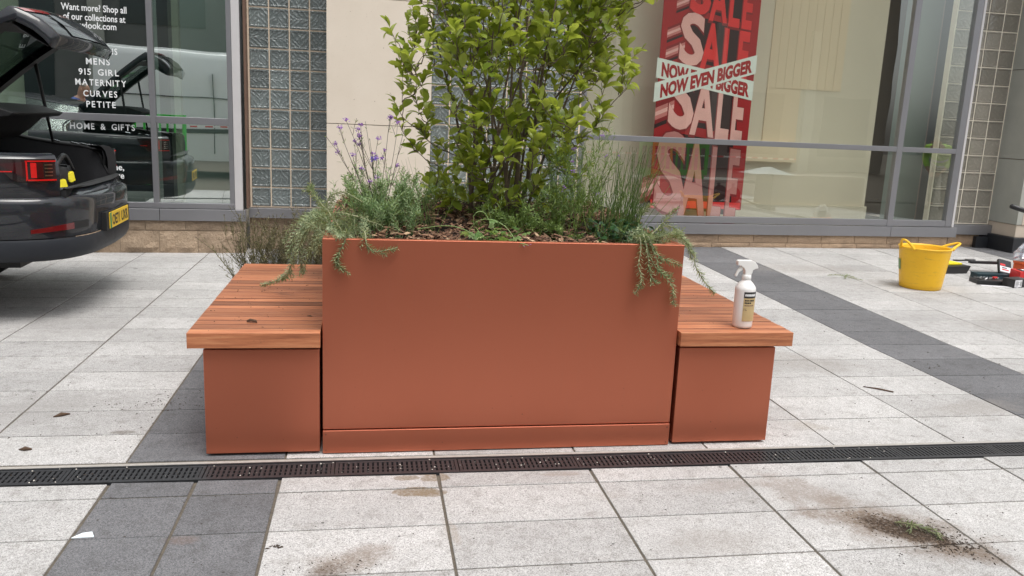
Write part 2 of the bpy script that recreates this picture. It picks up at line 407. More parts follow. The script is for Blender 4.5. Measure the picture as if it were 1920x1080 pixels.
def slab_geo(mb, c, tint):
    dz = random.uniform(-.0012, .0008); i = .0015
    cx = sum(p[0] for p in c)/4; cy = sum(p[1] for p in c)/4
    inn = [(p[0]+(i if p[0] < cx else -i), p[1]+(i if p[1] < cy else -i)) for p in c]
    vs = [(p[0], p[1], -.022) for p in c]+[(p[0], p[1], -.0015+dz) for p in c]+[(p[0], p[1], dz) for p in inn]
    fs = [(8, 9, 10, 11)]
    for q in range(4):
        n = (q+1) % 4; fs.append((q, n, n+4, q+4)); fs.append((q+4, n+4, n+8, q+8))
    mb.add(vs, fs, tint)
rest = {False: MB(), True: MB()}
for idx, (nv, dep, c, dark) in enumerate(slabs):
    tint = random.random()
    if idx < 300 and not nv:
        mb = MB(); slab_geo(mb, c, tint)
        cx = sum(p[0] for p in c)/4; cy = sum(p[1] for p in c)/4
        o = mb.build('paving_slab', M_dark if dark else M_light, None, loc=(cx, cy, 0)); o.parent = pave
    else: slab_geo(rest[dark], c, tint)
for dk, mb in rest.items():
    o = mb.build('far_paving_slabs', M_dark if dk else M_light, pave); o['kind'] = 'stuff'

# ------------------------------------------------------------------ drain
dr = thing('drainage_channel', 'long black slotted drainage channel running across the paving in front of the planter bench', 'drain', (0, 3.17, 0))
k = MB().box(-7.5, 9.5, 3.235, 3.262, -.03, -.001); k.build('concrete_kerb', M_kerb, dr, bevel=.002)
MB().box(-7.5, 9.5, 3.086, 3.235, -.10, -.09).build('gutter', M_gutter, dr)
b = MB(); b.box(-7.5, 9.5, 3.086, 3.096, -.09, .0015); b.box(-7.5, 9.5, 3.225, 3.234, -.09, .0015); b.build('channel_rail', M_iron, dr)
g = MB(); g.box(-.248, .248, 3.0975, 3.113, -.02, -.001); g.box(-.248, .248, 3.208, 3.2235, -.02, -.001)
g.box(-.248, -.236, 3.113, 3.208, -.02, -.0012); g.box(.236, .248, 3.113, 3.208, -.02, -.0012)
for i in range(24):
    x = -.236+.0197*(i+.5); g.box(x-.0058, x+.0058, 3.113, 3.208, -.02, -.0018)
for q in (3.145, 3.176): g.box(-.236, .236, q-.004, q+.004, -.021, -.004)
gm = None
for i in range(-9, 16):
    if gm is None:
        o = g.build('grate', M_iron, None, loc=(0, 3.16, 0)); gm = o.data
    else: o = bpy.data.objects.new('grate', gm); COL.objects.link(o)
    o.location = (i*.5+.12, -.01, random.uniform(-.0015, 0)); o.parent = dr

# ------------------------------------------------------------------ building (one thing: bays, block walls, piers, plinths)
bd = thing('shop_building', 'shop building with grey framed windows, glass block strips and a pale stone pier', 'building', (0, 9, 0))
AL, AR = R(4), R(3.3)
def FL(X, n, z):
    s = (X+2.1)/math.cos(AL); return (-2.1+s*math.cos(AL)+n*math.sin(AL), 8.3+s*math.sin(AL)-n*math.cos(AL), z)
def FRt(X, n, z):
    s = (X-3.86)/math.cos(AR); return (3.86+s*math.cos(AR)+n*math.sin(AR), 9.32+s*math.sin(AR)-n*math.cos(AR), z)
def part(fn, name, mat, boxes, bevel=0, parent=bd):
    mb = MB()
    for q in boxes: mb.box(*q, fn=fn)
    return mb.build(name, mat, parent, bevel=bevel)
TOP = 4.2
# left bay
fL = part(FL, 'window_bay', M_alu, [(-1.342, -1.297, -.07, .01, .487, TOP)], bevel=.003)
def sub(fn, name, mat, boxes, par, bevel=.003): return part(fn, name, mat, boxes, bevel, par)
sub(FL, 'mullion', M_alu, [(-2.033, -1.983, -.07, .01, .487, TOP)], fL)
sub(FL, 'mullion', M_alu, [(-4.05, -4.0, -.07, .01, .487, TOP)], fL)
sub(FL, 'transom', M_alu, [(-4.0, -2.033, -.065, .008, 1.234, 1.300)], fL)
sub(FL, 'transom', M_alu, [(-1.983, -1.342, -.065, .008, 1.234, 1.300)], fL)
sub(FL, 'bottom_rail', M_alu, [(-4.0, -2.033, -.065, .006, .436, .487)], fL)
sub(FL, 'bottom_rail', M_alu, [(-2.033, -1.297, -.066, .012, .436, .487)], fL)
sub(FL, 'sill_panel', M_alu, [(-5, -1.985, -.05, .03, .318, .430)], fL)
sub(FL, 'sill_panel', M_alu, [(-1.981, -1.20, -.05, .03, .318, .430)], fL)
sub(FL, 'corner_trim', M_alu_l, [(-1.296, -1.222, -.02, .014, .43, TOP)], fL)
sub(FL, 'return_panel', M_alu_d, [(-1.29, -1.224, -.33, -.021, .30, TOP)], fL)
for a, b in ((-4.0, -2.033), (-1.983, -1.342)):
    for z0, z1 in ((.487, 1.234), (1.300, TOP)):
        sub(FL, 'pane', M_glassL, [(a, b, -.035, -.027, z0, z1)], fL, 0)
# right bay
fR = part(FRt, 'window_bay', M_alu, [(7.36, 7.452, -.07, .01, .30, TOP)], bevel=.003)
sub(FRt, 'mullion', M_alu, [(6.492, 6.575, -.07, .01, .29, TOP)], fR)
sub(FRt, 'mullion', M_alu, [(2.33, 2.40, -.07, .01, .37, TOP)], fR)
sub(FRt, 'transom', M_alu, [(2.40, 6.492, -.065, .008, 1.228, 1.290)], fR)
sub(FRt, 'transom', M_alu, [(6.575, 7.36, -.065, .008, 1.228, 1.290)], fR)
sub(FRt, 'bottom_rail', M_alu, [(2.33, 6.492, -.065, .006, .295, .372)], fR)
sub(FRt, 'bottom_rail', M_alu, [(6.575, 7.36, -.065, .006, .295, .372)], fR)
sub(FRt, 'sill_panel', M_alu, [(2.2, 6.545, -.05, .03, .160, .286)], fR)
sub(FRt, 'sill_panel', M_alu, [(6.549, 7.53, -.05, .03, .160, .286)], fR)
sub(FRt, 'corner_trim', M_alu_l, [(7.453, 7.486, -.02, .014, .29, TOP)], fR)
for a, b in ((2.40, 6.492), (6.575, 7.36)):
    for z0, z1 in ((.372, 1.228), (1.290, TOP)):
        sub(FRt, 'pane', M_glassR, [(a, b, -.035, -.027, z0, z1)], fR, 0)
sub(FRt, 'return_panel', M_alu_d, [(2.34, 2.40, .0-.33, -.071, .16, TOP)], fR)
# stone plinths: every stone a piece
def rough_stone(fn, x0, x1, z0, z1, n0, mat, par, amp):
    nx = max(3, int((x1-x0)/.06)); nz = max(3, int((z1-z0)/.05))
    P = []
    for j in range(nz+1):
        row = []
        for i in range(nx+1):
            u = i/nx; w = j/nz; X = x0+(x1-x0)*u; Z = z0+(z1-z0)*w
            e = min(1, min(u, 1-u, w, 1-w)*6)
            row.append(fn(X, n0+e*(amp*(.5+noise.noise(Vector((X*9, Z*9, n0*5))))), Z))
        P.append(row)
    mb = MB(); mb.grid(P)
    b = [fn(x0, n0-.04, z0), fn(x1, n0-.04, z0), fn(x1, n0-.04, z1), fn(x0, n0-.04, z1)]
    edge = [P[0], [r[-1] for r in P], P[-1][::-1], [r[0] for r in P][::-1]]
    for q in range(4):
        e = edge[q]; mb.add(e+[b[q], b[(q+1) % 4]], [tuple(range(len(e)))+(len(e)+1, len(e))])
    return mb.build('stone', mat, par, smooth=False)
plL = part(FL, 'stone_plinth', M_mortar_d, [(-5.2, -1.21, -.25, -.012, -.02, .317)])
x = -5.15
while x < -1.25:
    x1 = min(x+.35, -1.215); rough_stone(FL, x+.004, x1-.004, 0, .215, -.006, M_rock, plL, .028); x = x1
x = -5.0
while x < -1.25:
    x1 = min(x+.36, -1.215); rough_stone(FL, x+.003, x1-.003, .223, .312, -.004, M_rock, plL, .014); x = x1
plR = part(FRt, 'stone_plinth', M_mortar_d, [(2.25, 7.44, -.25, -.012, -.02, .159)])
x = 2.3
while x < 7.4:
    x1 = min(x+.47, 7.43); rough_stone(FRt, x+.003, x1-.003, .061, .157, -.004, M_rock2, plR, .012); x = x1
x = 2.1
while x < 7.4:
    x1 = min(x+.50, 7.42); rough_stone(FRt, max(2.27, x)+.003, x1-.003, 0, .055, .0, M_rock2, plR, .012); x = x1
# glass block walls
def block_mesh(mod, mat, name):
    h = mod/2-.006; mb = MB(); d = .0
    lv = [(h, -.0), (h-.006, .007), (h-.016, .007), (h-.022, .001)]
    vs = [(sx*r, -y, sz*r) for r, y in lv for sx, sz in ((-1, -1), (1, -1), (1, 1), (-1, 1))]
    fs = []
    for i in range(3):
        for q in range(4):
            n = (q+1) % 4; fs.append((i*4+q, i*4+n, i*4+4+n, i*4+4+q))
    fs.append((12, 13, 14, 15)); mb.add(vs, fs)
    me = mb.mesh(name); me.materials.append(mat); return me
meL = block_mesh(.193, M_blockL, 'glass_block'); meR = block_mesh(.2245, M_blockR, 'glass_block')
def block_wall(x0, nx, Y, z0, nz, mod, me, extra=None):
    w = MB().box(x0-.012, x0+nx*mod+.012, Y, Y+.09, z0-.01, z0+nz*mod+.01).build('glass_block_wall', extra or M_mortar, bd)
    base = WL[bd]
    for i in range(nx):
        for j in range(nz):
            o = bpy.data.objects.new('glass_block', me); COL.objects.link(o); o.parent = w
            o.location = Vector((x0+(i+.5)*mod, Y-.0015, z0+(j+.5)*mod))-base
            o.rotation_euler = (0, R(random.choice((0, 0, 90, 180, 270))), 0)
    return w
wl = block_wall(-1.176, 4, 8.62, .442, 17, .193, meL)
MB().box(-1.20, -.30, 8.56, 8.70, .33, .428).build('block_sill', M_alu, bd, bevel=.003)
MB().box(-1.21, -1.19, 8.50, 8.68, .43, TOP).build('block_side_trim', simple('rusty_trim', (.20, .12, .085), .7), bd)
MB().box(-1.2, -.3, 8.63, 8.9, -.02, .329).build('stone_plinth', M_rock, bd)
w2 = block_wall(.63, 8, 9.0, .30, 14, .205, block_mesh(.205, M_blockL, 'glass_block'))
MB().box(.6, 2.35, 8.98, 9.2, -.02, .28).build('stone_plinth', M_rock2, bd)
w3 = block_wall(7.313, 4, 9.80, .318, 15, .2245, meR, simple('cream_grout', (.86, .79, .66), .8, var=.05))
MB().box(7.2, 8.24, 9.73, 9.9, .17, .300).build('block_sill', M_alu, bd, bevel=.003)
bp = MB().box(7.3, 8.1, 9.78, 9.95, -.02, .168).build('stone_plinth', M_mortar_d, bd)
for a, b in ((7.32, 7.62), (7.63, 8.08)):
    rough_stone(lambda X, n, z: (X, 9.77-n, z), a, b, .03, .165, 0, M_rock2, bp, .012)
# stone pier in the middle
pier = MB().box(-.402, .566, 8.18, 8.9, 0, TOP).build('pier_core', M_mortar_d, bd)
for z0, z1 in ((0, .56), (.563, 1.297), (1.303, 2.455), (2.461, 3.6), (3.606, 4.2)):
    MB().box(-.412, .575, 8.15, 8.95, z0, z1).build('pier_slab', M_lime, pier, bevel=.003)
# right pier with black base
rp = MB().box(8.25, 9.7, 9.33, 10.4, .0, TOP).build('pier_core', M_mortar_d, bd)
M_beige = simple('beige_concrete', (.56, .48, .39), .8, var=.08, scale=6, bump=.06, bscale=90)
for z0, z1 in ((.365, 1.19), (1.198, 2.32), (2.328, 3.3), (3.308, 4.2)):
    MB().box(8.22, 8.296, 9.302, 10.4, z0, z1).build('pier_slab', M_conc, rp, bevel=.003)  # side face greyer than the front: its shade is put into the colour
    MB().box(8.299, 9.75, 9.30, 9.36, z0, z1).build('pier_slab', M_beige, rp, bevel=.003)
MB().box(8.235, 9.74, 9.315, 10.4, .20, .36).build('pier_slab', M_beige, rp, bevel=.003)
MB().box(8.18, 9.78, 9.26, 10.4, 0, .198).build('pier_base', simple('black_base', (.018, .02, .024), .5), rp, bevel=.004)
MB().box(8.0, 8.18, 9.70, 9.76, 0, .15).build('pier_base', simple('black_base', (.018, .02, .024), .5), rp)
# upper wall above the bays, out of view, cut low and thin to let skylight in
UP = MB(); UP.box(-8, 14, 8.85, 9.15, TOP, 5.6).build('upper_wall', M_lime, bd)
# interior behind left bay
inn = part(FL, 'shop_floor', M_floor, [(-5, -1.25, -2.4, -.08, .36, .40)])
part(FL, 'back_wall', M_shopgreen, [(-5, -1.25, -2.5, -2.41, .40, 4.1)])
part(FL, 'side_wall', M_shopgreen, [(-1.24, -1.20, -2.4, -.34, .40, 4.1)])
part(FL, 'display_post', M_shopwall, [(-1.93, -1.80, -.42, -.30, .40, 4.1)])
part(FL, 'display_wall', M_shopwall, [(-4.0, -3.12, -.30, -.22, .40, 4.1)])
# interior behind right bay
part(FRt, 'shop_floor', M_floor, [(2.4, 7.36, -2.4, -.08, .22, .26)])
dw = part(FRt, 'display_wall', M_shopwall, [(2.4, 6.56, -.66, -.58, .26, 4.1)])
for i in range(9):
    part(FRt, 'wall_panel', M_shopwall2, [(4.95+i*.116, 5.063+i*.116, -.579, -.572, 1.95, 4.1)], 0, dw)
part(FRt, 'wall_panel', M_shopwall2, [(4.95, 5.42, -.579, -.568, 1.26, 1.945)], 0, dw)
part(FRt, 'wall_panel', M_shopwall2, [(4.40, 5.42, -.579, -.50, 1.03, 1.25)], 0, dw)
part(FRt, 'skirting_board', M_shopwall, [(2.4, 6.57, -.57, -.54, .26, .48)], 0, dw)
br = part(FRt, 'back_wall', M_brown, [(6.3, 8.2, -1.75, -1.68, .26, 4.1)])
part(FRt, 'skirting_board', M_brown, [(6.3, 7.6, -1.67, -1.64, .26, .5)], 0, br)
part(FRt, 'display_post', M_shopgreen, [(7.25, 7.62, -1.15, -.9, .26, 4.1)])
part(FRt, 'display_post', M_alu_d, [(7.64, 7.70, -.9, -.6, .26, 4.1)])
part(FRt, 'ceiling', M_shopwall, [(6.3, 9.2, -1.9, -.35, 4.1, 4.15)])
part(FRt, 'side_wall', M_brown, [(8.4, 8.5, -1.9, -.6, .1, 4.1)])

# dark window graphic with lettering
dg_ = thing('window_graphic', 'dark window panel with white shop lettering beside the car boot', 'window graphic', FL(-2.5, -.06, .58))
part(FL, 'dark_panel', M_vinyl, [(-3.092, -2.045, -.075, -.067, .585, 4.1)], 0, dg_)
part(FL, 'dark_panel', M_vinyl, [(-1.955, -1.86, -.30, -.08, .50, 4.1)], 0, dg_)
def lt(body, X0, X1, z, cap, bold=.016, track=0, name='lettering', fn=FL, n=-.0262, mat=M_white, par=dg_):
    mb = MB(); put_text(mb, body, lambda u, v: fn(X0+(X1-X0)*u, n, z+cap*v), bold, None, track)
    return mb.build(name, mat, par, fixn=False)
LT = [('Want more? Shop all', -2.74, -2.199, 2.205, 0), ('of our collections at', -2.728, -2.212, 2.123, 0), ('newlook.com', -2.657, -2.291, 2.053, 0),
      ('WOMENS', -2.587, -2.293, 1.836, .19), ('MENS', -2.561, -2.361, 1.739, .19), ('915 GIRL', -2.628, -2.289, 1.645, .19), ('MATERNITY', -2.66, -2.23, 1.552, .19),
      ('CURVES', -2.599, -2.312, 1.452, .19), ('PETITE', -2.578, -2.33, 1.356, .19), ('HOME & GIFTS', -2.727, -2.175, 1.155, .19),
      ('online,', -2.491, -2.285, .784, 0), ('here', -2.417, -2.288, .706, 0)]
for body, X0, X1, z, tr in LT:
    lt(body, X0, X1, z, .057 if tr else .060, track=tr)
# ------------------------------------------------------------------ sale poster
ps = thing('sale_poster', 'tall dark red sale poster hanging inside the right display window with crossed white banners', 'poster', FRt(3.9, -.15, .44))
PY = -.14
M_red = simple('poster_red', (.40, .010, .014), .5, var=.12, scale=3)
M_black = simple('poster_dark', (.030, .006, .008), .5, var=.1)
M_pink = simple('poster_pink', (.86, .47, .44), .5, var=.14, scale=4)
M_pink2 = simple('poster_edge_pink', (.60, .20, .19), .5, var=.3, scale=6)
M_bred = simple('poster_bright_red', (.80, .035, .035), .5, var=.2, scale=5)
M_dred = simple('poster_deep_red', (.26, .012, .016), .5, var=.1)
M_tape = simple('banner_white', (.80, .84, .81), .5, var=.02)
def pf(X, n, z): return FRt(X, PY+n, z)
part(FRt, 'poster_board', M_red, [(3.30, 4.515, PY-.012, PY, .44, 4.1)], 0, ps)
def gq(name, mat, pts, lay):
    mb = MB(); mb.add([pf(x, .0006*lay, z) for x, z in pts], [tuple(range(len(pts)))]); return mb.build(name, mat, ps, fixn=False)
def letter(mb, ch, x0, x1, zb, zt, lay, dx=0, dz=0, bold=.035):
    put_text(mb, ch, lambda u, v: pf(x0+(x1-x0)*u+dx-(0), .0006*lay, zb+(zt-zb)*v-.10*u*(x1-x0)+dz), bold, (0, .73))
rows = [  # (z bottom, z top of S, letter boxes)
    (2.74, 3.25, [('S', 3.62, 3.88), ('A', 3.87, 4.10), ('L', 4.12, 4.26), ('E', 4.29, 4.42)]),
    (2.17, 2.745, [('S', 3.53, 3.84), ('A', 3.80, 4.07), ('L', 4.09, 4.25), ('E', 4.28, 4.42)]),
    (1.44, 2.15, [('S', 3.455, 3.78), ('A', 3.745, 4.06), ('L', 4.08, 4.25), ('E', 4.28, 4.43)]),
    (.47, 1.405, [('S', 3.35, 3.74), ('A', 3.68, 4.04), ('L', 4.07, 4.24), ('E', 4.30, 4.44)])]
drop = {'S': 0, 'A': .075, 'L': .125, 'E': .14}
facel = MB(); face = MB(); shade = MB(); rim = MB(); facer = MB()
for ri, (zb, zt, Ls) in enumerate(rows):
    hgt = zt-zb
    gq('poster_print', M_black, [(Ls[0][2]-.22, zt-.05), (4.27+.02*ri, zt-.16), (4.30+.03*ri, zb-.10), (Ls[0][2]-.10, zb+.0)], 1+ri*.1)
    # round letter sides sweeping left
    for q, (za, zc) in enumerate(((.80, .50), (.42, .10)) if ri < 2 else ((.46, .06),)):
        xa = Ls[0][1]+.04
        for st in range(6):
            z1 = zb+hgt*(za-(za-zc)*st/6); z2 = zb+hgt*(za-(za-zc)*(st+1)/6)
            mt = (M_dred, M_pink2, M_pink, M_pink2, M_dred, M_black)[st]
            gq('poster_print', mt, [(xa-.20, z1-.10), (xa+.03, z1), (xa+.03, z2), (xa-.20, z2-.10)], 2+ri*.1)
    for ch, x0, x1 in Ls:
        d = drop[ch]; h2 = hgt*(.98 if ch == 'S' else .93)
        letter(rim, ch, x0-.014, x1+.006, zb-d-.016, zb-d+h2, 4, bold=.05)
        (letter(facer if (ri < 1 or (ri == 1 and ch != 'S')) else facel if ri == 3 else face, ch, x0, x1, zb-d, zb-d+h2, 5))
rim.build('poster_lettering', M_dred, ps, fixn=False); face.build('poster_lettering', M_pink, ps, fixn=False); facel.build('poster_lettering', simple('poster_rose', (.60, .24, .23), .5, var=.12, scale=4), ps, fixn=False); facer.build('poster_lettering', M_bred, ps, fixn=False)
gq('poster_print', M_bred, [(3.32, .455), (4.50, .452), (4.50, .53), (3.32, .55)], 3)
def banner(pts, body, lay, m0, m1):
    (xa, za), (xb, zb), (xc, zc), (xd, zd) = pts    # TL TR BR BL
    mb = MB(); mb.add([pf(xa, .0006*lay, za), pf(xb, .0006*lay, zb), pf(xc, .0006*lay, zc), pf(xd, .0006*lay, zd)]+[pf(x, .0006*lay-.0005, z) for x, z in pts],
                      [(0, 3, 2, 1), (4, 5, 6, 7), (0, 1, 5, 4), (3, 7, 6, 2), (0, 4, 7, 3), (1, 2, 6, 5)])
    o = mb.build('banner', M_tape, ps)
    def f(u, v):
        u2 = m0+(m1-m0)*u; v2 = .17+.66*v
        xt = xa+(xb-xa)*u2; zt = za+(zb-za)*u2; xl = xd+(xc-xd)*u2; zl = zd+(zc-zd)*u2
        return pf(xl+(xt-xl)*v2, .0006*(lay+1), zl+(zt-zl)*v2)
    mb = MB(); put_text(mb, body, f, .055); mb.build('banner_lettering', M_red, o, fixn=False)
banner([(3.27, 2.19), (4.52, 1.985), (4.52, 1.76), (3.27, 1.965)], 'NOW EVEN BIGGER', 8, .05, .96)
banner([(3.26, 1.905), (4.53, 2.29), (4.53, 2.075), (3.26, 1.685)], 'NOW EVEN BIGGER', 11, .06, .96)

# ------------------------------------------------------------------ planter bench
pb = thing('planter_bench', 'copper coloured metal planter with a slatted hardwood bench seat on each side', 'planter bench', (.57, 4.1, 0))
MB().box(-.185, 1.331, 3.307, 3.325, .108, .910).build('front_panel', M_cop, pb, bevel=.0025)
MB().box(-.185, -.165, 3.327, 4.86, .0, .909).build('side_panel', M_cop, pb, bevel=.0025)
MB().box(1.311, 1.331, 3.327, 4.86, .0, .909).build('side_panel', M_cop, pb, bevel=.0025)
MB().box(-.163, 1.309, 4.84, 4.86, .0, .909).build('back_panel', M_cop, pb, bevel=.0025)
MB().box(-.185, 1.331, 3.302, 3.322, .004, .103).build('plinth_panel', M_cop, pb, bevel=.002)
MB().box(-.163, 1.309, 3.327, 3.350, .902, .9085).build('rim', M_cop, pb, bevel=.001)
MB().box(-.163, -.12, 3.352, 4.80, .902, .9085).build('rim', M_cop, pb, bevel=.001)
MB().box(1.266, 1.309, 3.352, 4.80, .902, .9085).build('rim', M_cop, pb, bevel=.001)
MB().box(-.16, 1.306, 3.33, 4.83, .70, .868).build('soil', simple('potting_soil', (.035, .022, .015), .95, var=.4, scale=60, bump=.6), pb)
sc_ = MB()
for x, z in ((-.172, .088), (-.172, .018), (1.318, .088), (1.318, .018)):
    sc_.lathe([(.0001, 0), (.0035, 0), (.0035, .002), (.0001, .002)], x, 0, 8); 
    for q in range(32): v = sc_.v[-1-q]; sc_.v[-1-q] = (v[0], 3.3018-v[2], z+v[1])
sc_.build('screws', simple('screw_steel', (.3, .12, .08), .35, .8), pb)
for x0, x1, bx0, bx1 in ((-.705, -.193, -.650, -.197), (1.339, 1.866, 1.350, 1.802)):
    f = MB().box(bx0, bx1, 3.307, 4.80, .012, .455).build('bench_box', M_cop, pb, bevel=.003)
    MB().box(bx0+.03, bx1-.03, 3.34, 4.76, -.0, .012).build('foot', M_gutter, pb)
    MB().box(bx0+.02, bx1-.02, 3.33, 4.78, .456, .466).build('seat_rail', M_gutter, pb)
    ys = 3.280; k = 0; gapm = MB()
    while ys < 4.84:
        w = .0650
        o = MB().box(x0, x1, ys, ys+w, (.467 if k == 0 or ys > 4.80 else .495), .530+random.uniform(-.0012, .0008)).build('slat', M_wood, pb, bevel=.0014)
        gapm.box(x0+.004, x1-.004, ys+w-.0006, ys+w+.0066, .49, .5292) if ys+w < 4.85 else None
        ys += w+.006; k += 1
    gapm.build('gap_shade_strips', M_gutter, pb)['kind'] = 'stuff'  # added near-black strips stand in for the shade between slats
# lower planter behind the left seat
lp = thing('low_planter', 'low copper planter hidden behind the left bench seat, holding wispy plants', 'planter', (-.45, 5.15, 0))
MB().box(-.78, -.17, 4.90, 5.45, .004, .28).build('planter_box', M_cop, lp, bevel=.003)
MB().box(-.76, -.19, 4.92, 5.43, .285, .292).build('soil', MATS['potting_soil'], lp)

# ------------------------------------------------------------------ mulch
def chip_mat():
    t = NT('bark_chip'); a = t.n('Attribute', attribute_name='tint').outputs['Fac']
    col = t.ramp(a, [(0, (.045, .022, .014)), (.35, (.19, .095, .056)), (.7, (.36, .20, .12)), (1, (.62, .43, .27))])
    col = t.mix(t.math('MULTIPLY', t.noise(90, t.pos(), 4), .5), col, c4(.06, .03, .02))
    t.principled(Base_Color=col, Roughness=.85); return t.m
mc = MB()
rnd = random.Random(3)
for i in range(5200):
    x = rnd.uniform(-.155, 1.30); y = 3.345+(rnd.random()**1.2)*1.45
    L = rnd.uniform(.010, .044); w = L*rnd.uniform(.18, .5); h = rnd.uniform(.002, .006)
    hz = .880+.060*min(1, max(0, (y-3.36)/.5))+.018*noise.noise(Vector((x*5, y*5, 0)))+rnd.uniform(-.008, .016)
    e = Matrix.Rotation(rnd.uniform(0, 6.28), 3, 'Z') @ Matrix.Rotation(rnd.gauss(0, .35), 3, 'X') @ Matrix.Rotation(rnd.gauss(0, .3), 3, 'Y')
    c = Vector((x, y, hz))
    q = rnd.random(); tt = q**1.6
    pts = [(-L/2, -w/2*rnd.uniform(.5, 1), 0), (L/2, -w/2*rnd.uniform(.3, 1), 0), (L/2*rnd.uniform(.7, 1.1), w/2*rnd.uniform(.4, 1), 0), (-L/2*rnd.uniform(.7, 1), w/2, 0)]
    vs = [c+e @ Vector(p) for p in pts]+[c+e @ Vector((p[0], p[1], -h)) for p in pts]
    mc.add(vs, [(0, 1, 2, 3), (0, 4, 5, 1), (1, 5, 6, 2), (2, 6, 7, 3), (3, 7, 4, 0)], tt)
o = mc.build('wood_chip_mulch', chip_mat(), None, fixn=True)
tagp(o, 'brown wood chip mulch covering the soil in the tall planter', 'mulch', None, 'stuff')

# ------------------------------------------------------------------ plants
def leaf_material(name, c1, c2, trans=.35, rough=.38, back=None, brown=0):
    t = NT(name); a = t.n('Attribute', attribute_name='tint').outputs['Fac']; rnd = t.n('ObjectInfo').outputs['Random']
    k = t.math('FRACT', t.math('ADD', a, rnd))
    col = t.ramp(k, [(0, tuple(q*.5 for q in c1)), (.22, c1), (.6, tuple((p+q)/2 for p, q in zip(c1, c2))), (.9, c2), (1, tuple(min(1, q*1.35) for q in c2))])
    col = t.mix(t.math('MULTIPLY', t.noise(70, t.pos(), 3), .35), col, c4(*[q*.55 for q in c1]))
    d = t.n('BsdfPrincipled', {'Base Color': col, 'Roughness': rough, 'Specular IOR Level': .5})
    tr = t.n('BsdfTranslucent', {'Color': t.mix(.5, col, c4(min(1, c2[0]*1.6), min(1, c2[1]*1.6), c2[2]*.6))})
    mx = t.n('MixShader', {0: trans, 1: d.outputs[0], 2: tr.outputs[0]}); t.t.links.new(mx.outputs[0], t.out.inputs[0]); return t.m
M_gris = leaf_material('griselinia_leaf', (.17, .25, .036), (.46, .52, .12), .42, .26)
M_bark = simple('shrub_bark', (.15, .11, .08), .85, var=.5, scale=25, bump=.4, bscale=120)
M_rose = leaf_material('rosemary_leaf', (.17, .24, .13), (.42, .48, .28), .25, .5)
M_roset = leaf_material('rosemary_stem', (.30, .32, .17), (.42, .42, .26), .2, .6)
M_grey = leaf_material('grey_foliage', (.14, .24, .10), (.37, .47, .25), .3, .6)
M_green = leaf_material('green_foliage', (.11, .19, .05), (.30, .40, .13), .35, .45)
M_darkg = leaf_material('dark_glossy_leaf', (.018, .055, .022), (.05, .115, .04), .12, .28)
M_grass = leaf_material('grass_blade', (.08, .16, .04), (.24, .32, .10), .3, .5)
M_straw = simple('straw_stem', (.42, .38, .22), .7, var=.2)
M_dstem = simple('dark_stem', (.07, .055, .04), .7, var=.3)
M_purp = simple('purple_flower', (.28, .13, .42), .7, var=.35, scale=80)
M_viol = simple('violet_flower', (.12, .07, .36), .7, var=.35, scale=80)
M_brn = leaf_material('dry_brown_foliage', (.10, .085, .045), (.22, .21, .10), .2, .7)

def leaf_verts(L, Wd, curl=.12, fold=.25):
    prof = [(0, .02), (.08, .06), (.24, .30), (.44, .46), (.64, .5), (.82, .42), (.94, .19), (1.0, .03)]
    vs = []; fs = []
    for i, (u, w) in enumerate(prof):
        z = -curl*L*(u*u)+.06*L*math.sin(u*3)
        vs += [Vector((-w*Wd, u*L, z+abs(w)*Wd*fold)), Vector((0, u*L, z)), Vector((w*Wd, u*L, z+abs(w)*Wd*fold))]
    for i in range(len(prof)-1):
        a = i*3; fs += [(a, a+1, a+4, a+3), (a+1, a+2, a+5, a+4)]
    return vs, fs
def orient(d, up=Vector((0, 0, 1)), roll=0.):
    y = d.normalized(); x = y.cross(up)
    if x.length < .05: x = Vector((1, 0, 0))
    x.normalize(); z = x.cross(y); m3 = Matrix((x, y, z)).transposed()
    return m3 @ Matrix.Rotation(roll, 3, 'Y')

# big shrub: stems grown towards points spread through the crown volume
rb = random.Random(21)
shrub = thing('leafy_shrub', 'large evergreen shrub with round light green leaves in the tall planter', 'shrub', (.62, 3.98, .86))
env = [(.92, .40, .86), (1.0, .27, .93), (1.13, .19, 1.02), (1.23, .17, 1.08), (1.37, .11, 1.14), (1.55, .13, 1.22), (1.70, .07, 1.25), (1.90, .20, 1.30), (2.1, .22, 1.34), (2.35, .3, 1.3), (2.5, .5, 1.1)]
def envx(z):
    for (za, a, b), (zb, c, d) in zip(env, env[1:]):
        if za <= z <= zb: k = (z-za)/(zb-za); return a+(c-a)*k, b+(d-b)*k
    return (.5, .8)
nodes = []   # (pos, parent, order)
base = [Vector((.60+rb.uniform(-.13, .15), 3.98+rb.uniform(-.13, .13), .87)) for _ in range(16)]
trunks = []
for i, b0 in enumerate(base):
    tx = .20+1.02*(i+.5)/16+rb.uniform(-.05, .05); ty = 3.98+rb.uniform(-.30, .34)
    tz = rb.uniform(1.9, 2.25)
    P = []
    for k in range(9):
        u = k/8; q = u**1.25
        P.append(Vector((b0.x+(tx-b0.x)*q+.02*noise.noise(Vector((i*3, k*.7, 0))), b0.y+(ty-b0.y)*q, b0.z+(tz-b0.z)*u)))
    trunks.append(P)
    par = None
    for p in P: nodes.append([p, par]); par = len(nodes)-1
mb = MB()
for P in trunks: mb.tube(P, [(.0145 if P is trunks[7] or P is trunks[9] else .009)*(1-.78*(k/8)) for k in range(9)], 6)
mb.build('stem', M_bark, shrub, smooth=True)
tg = []
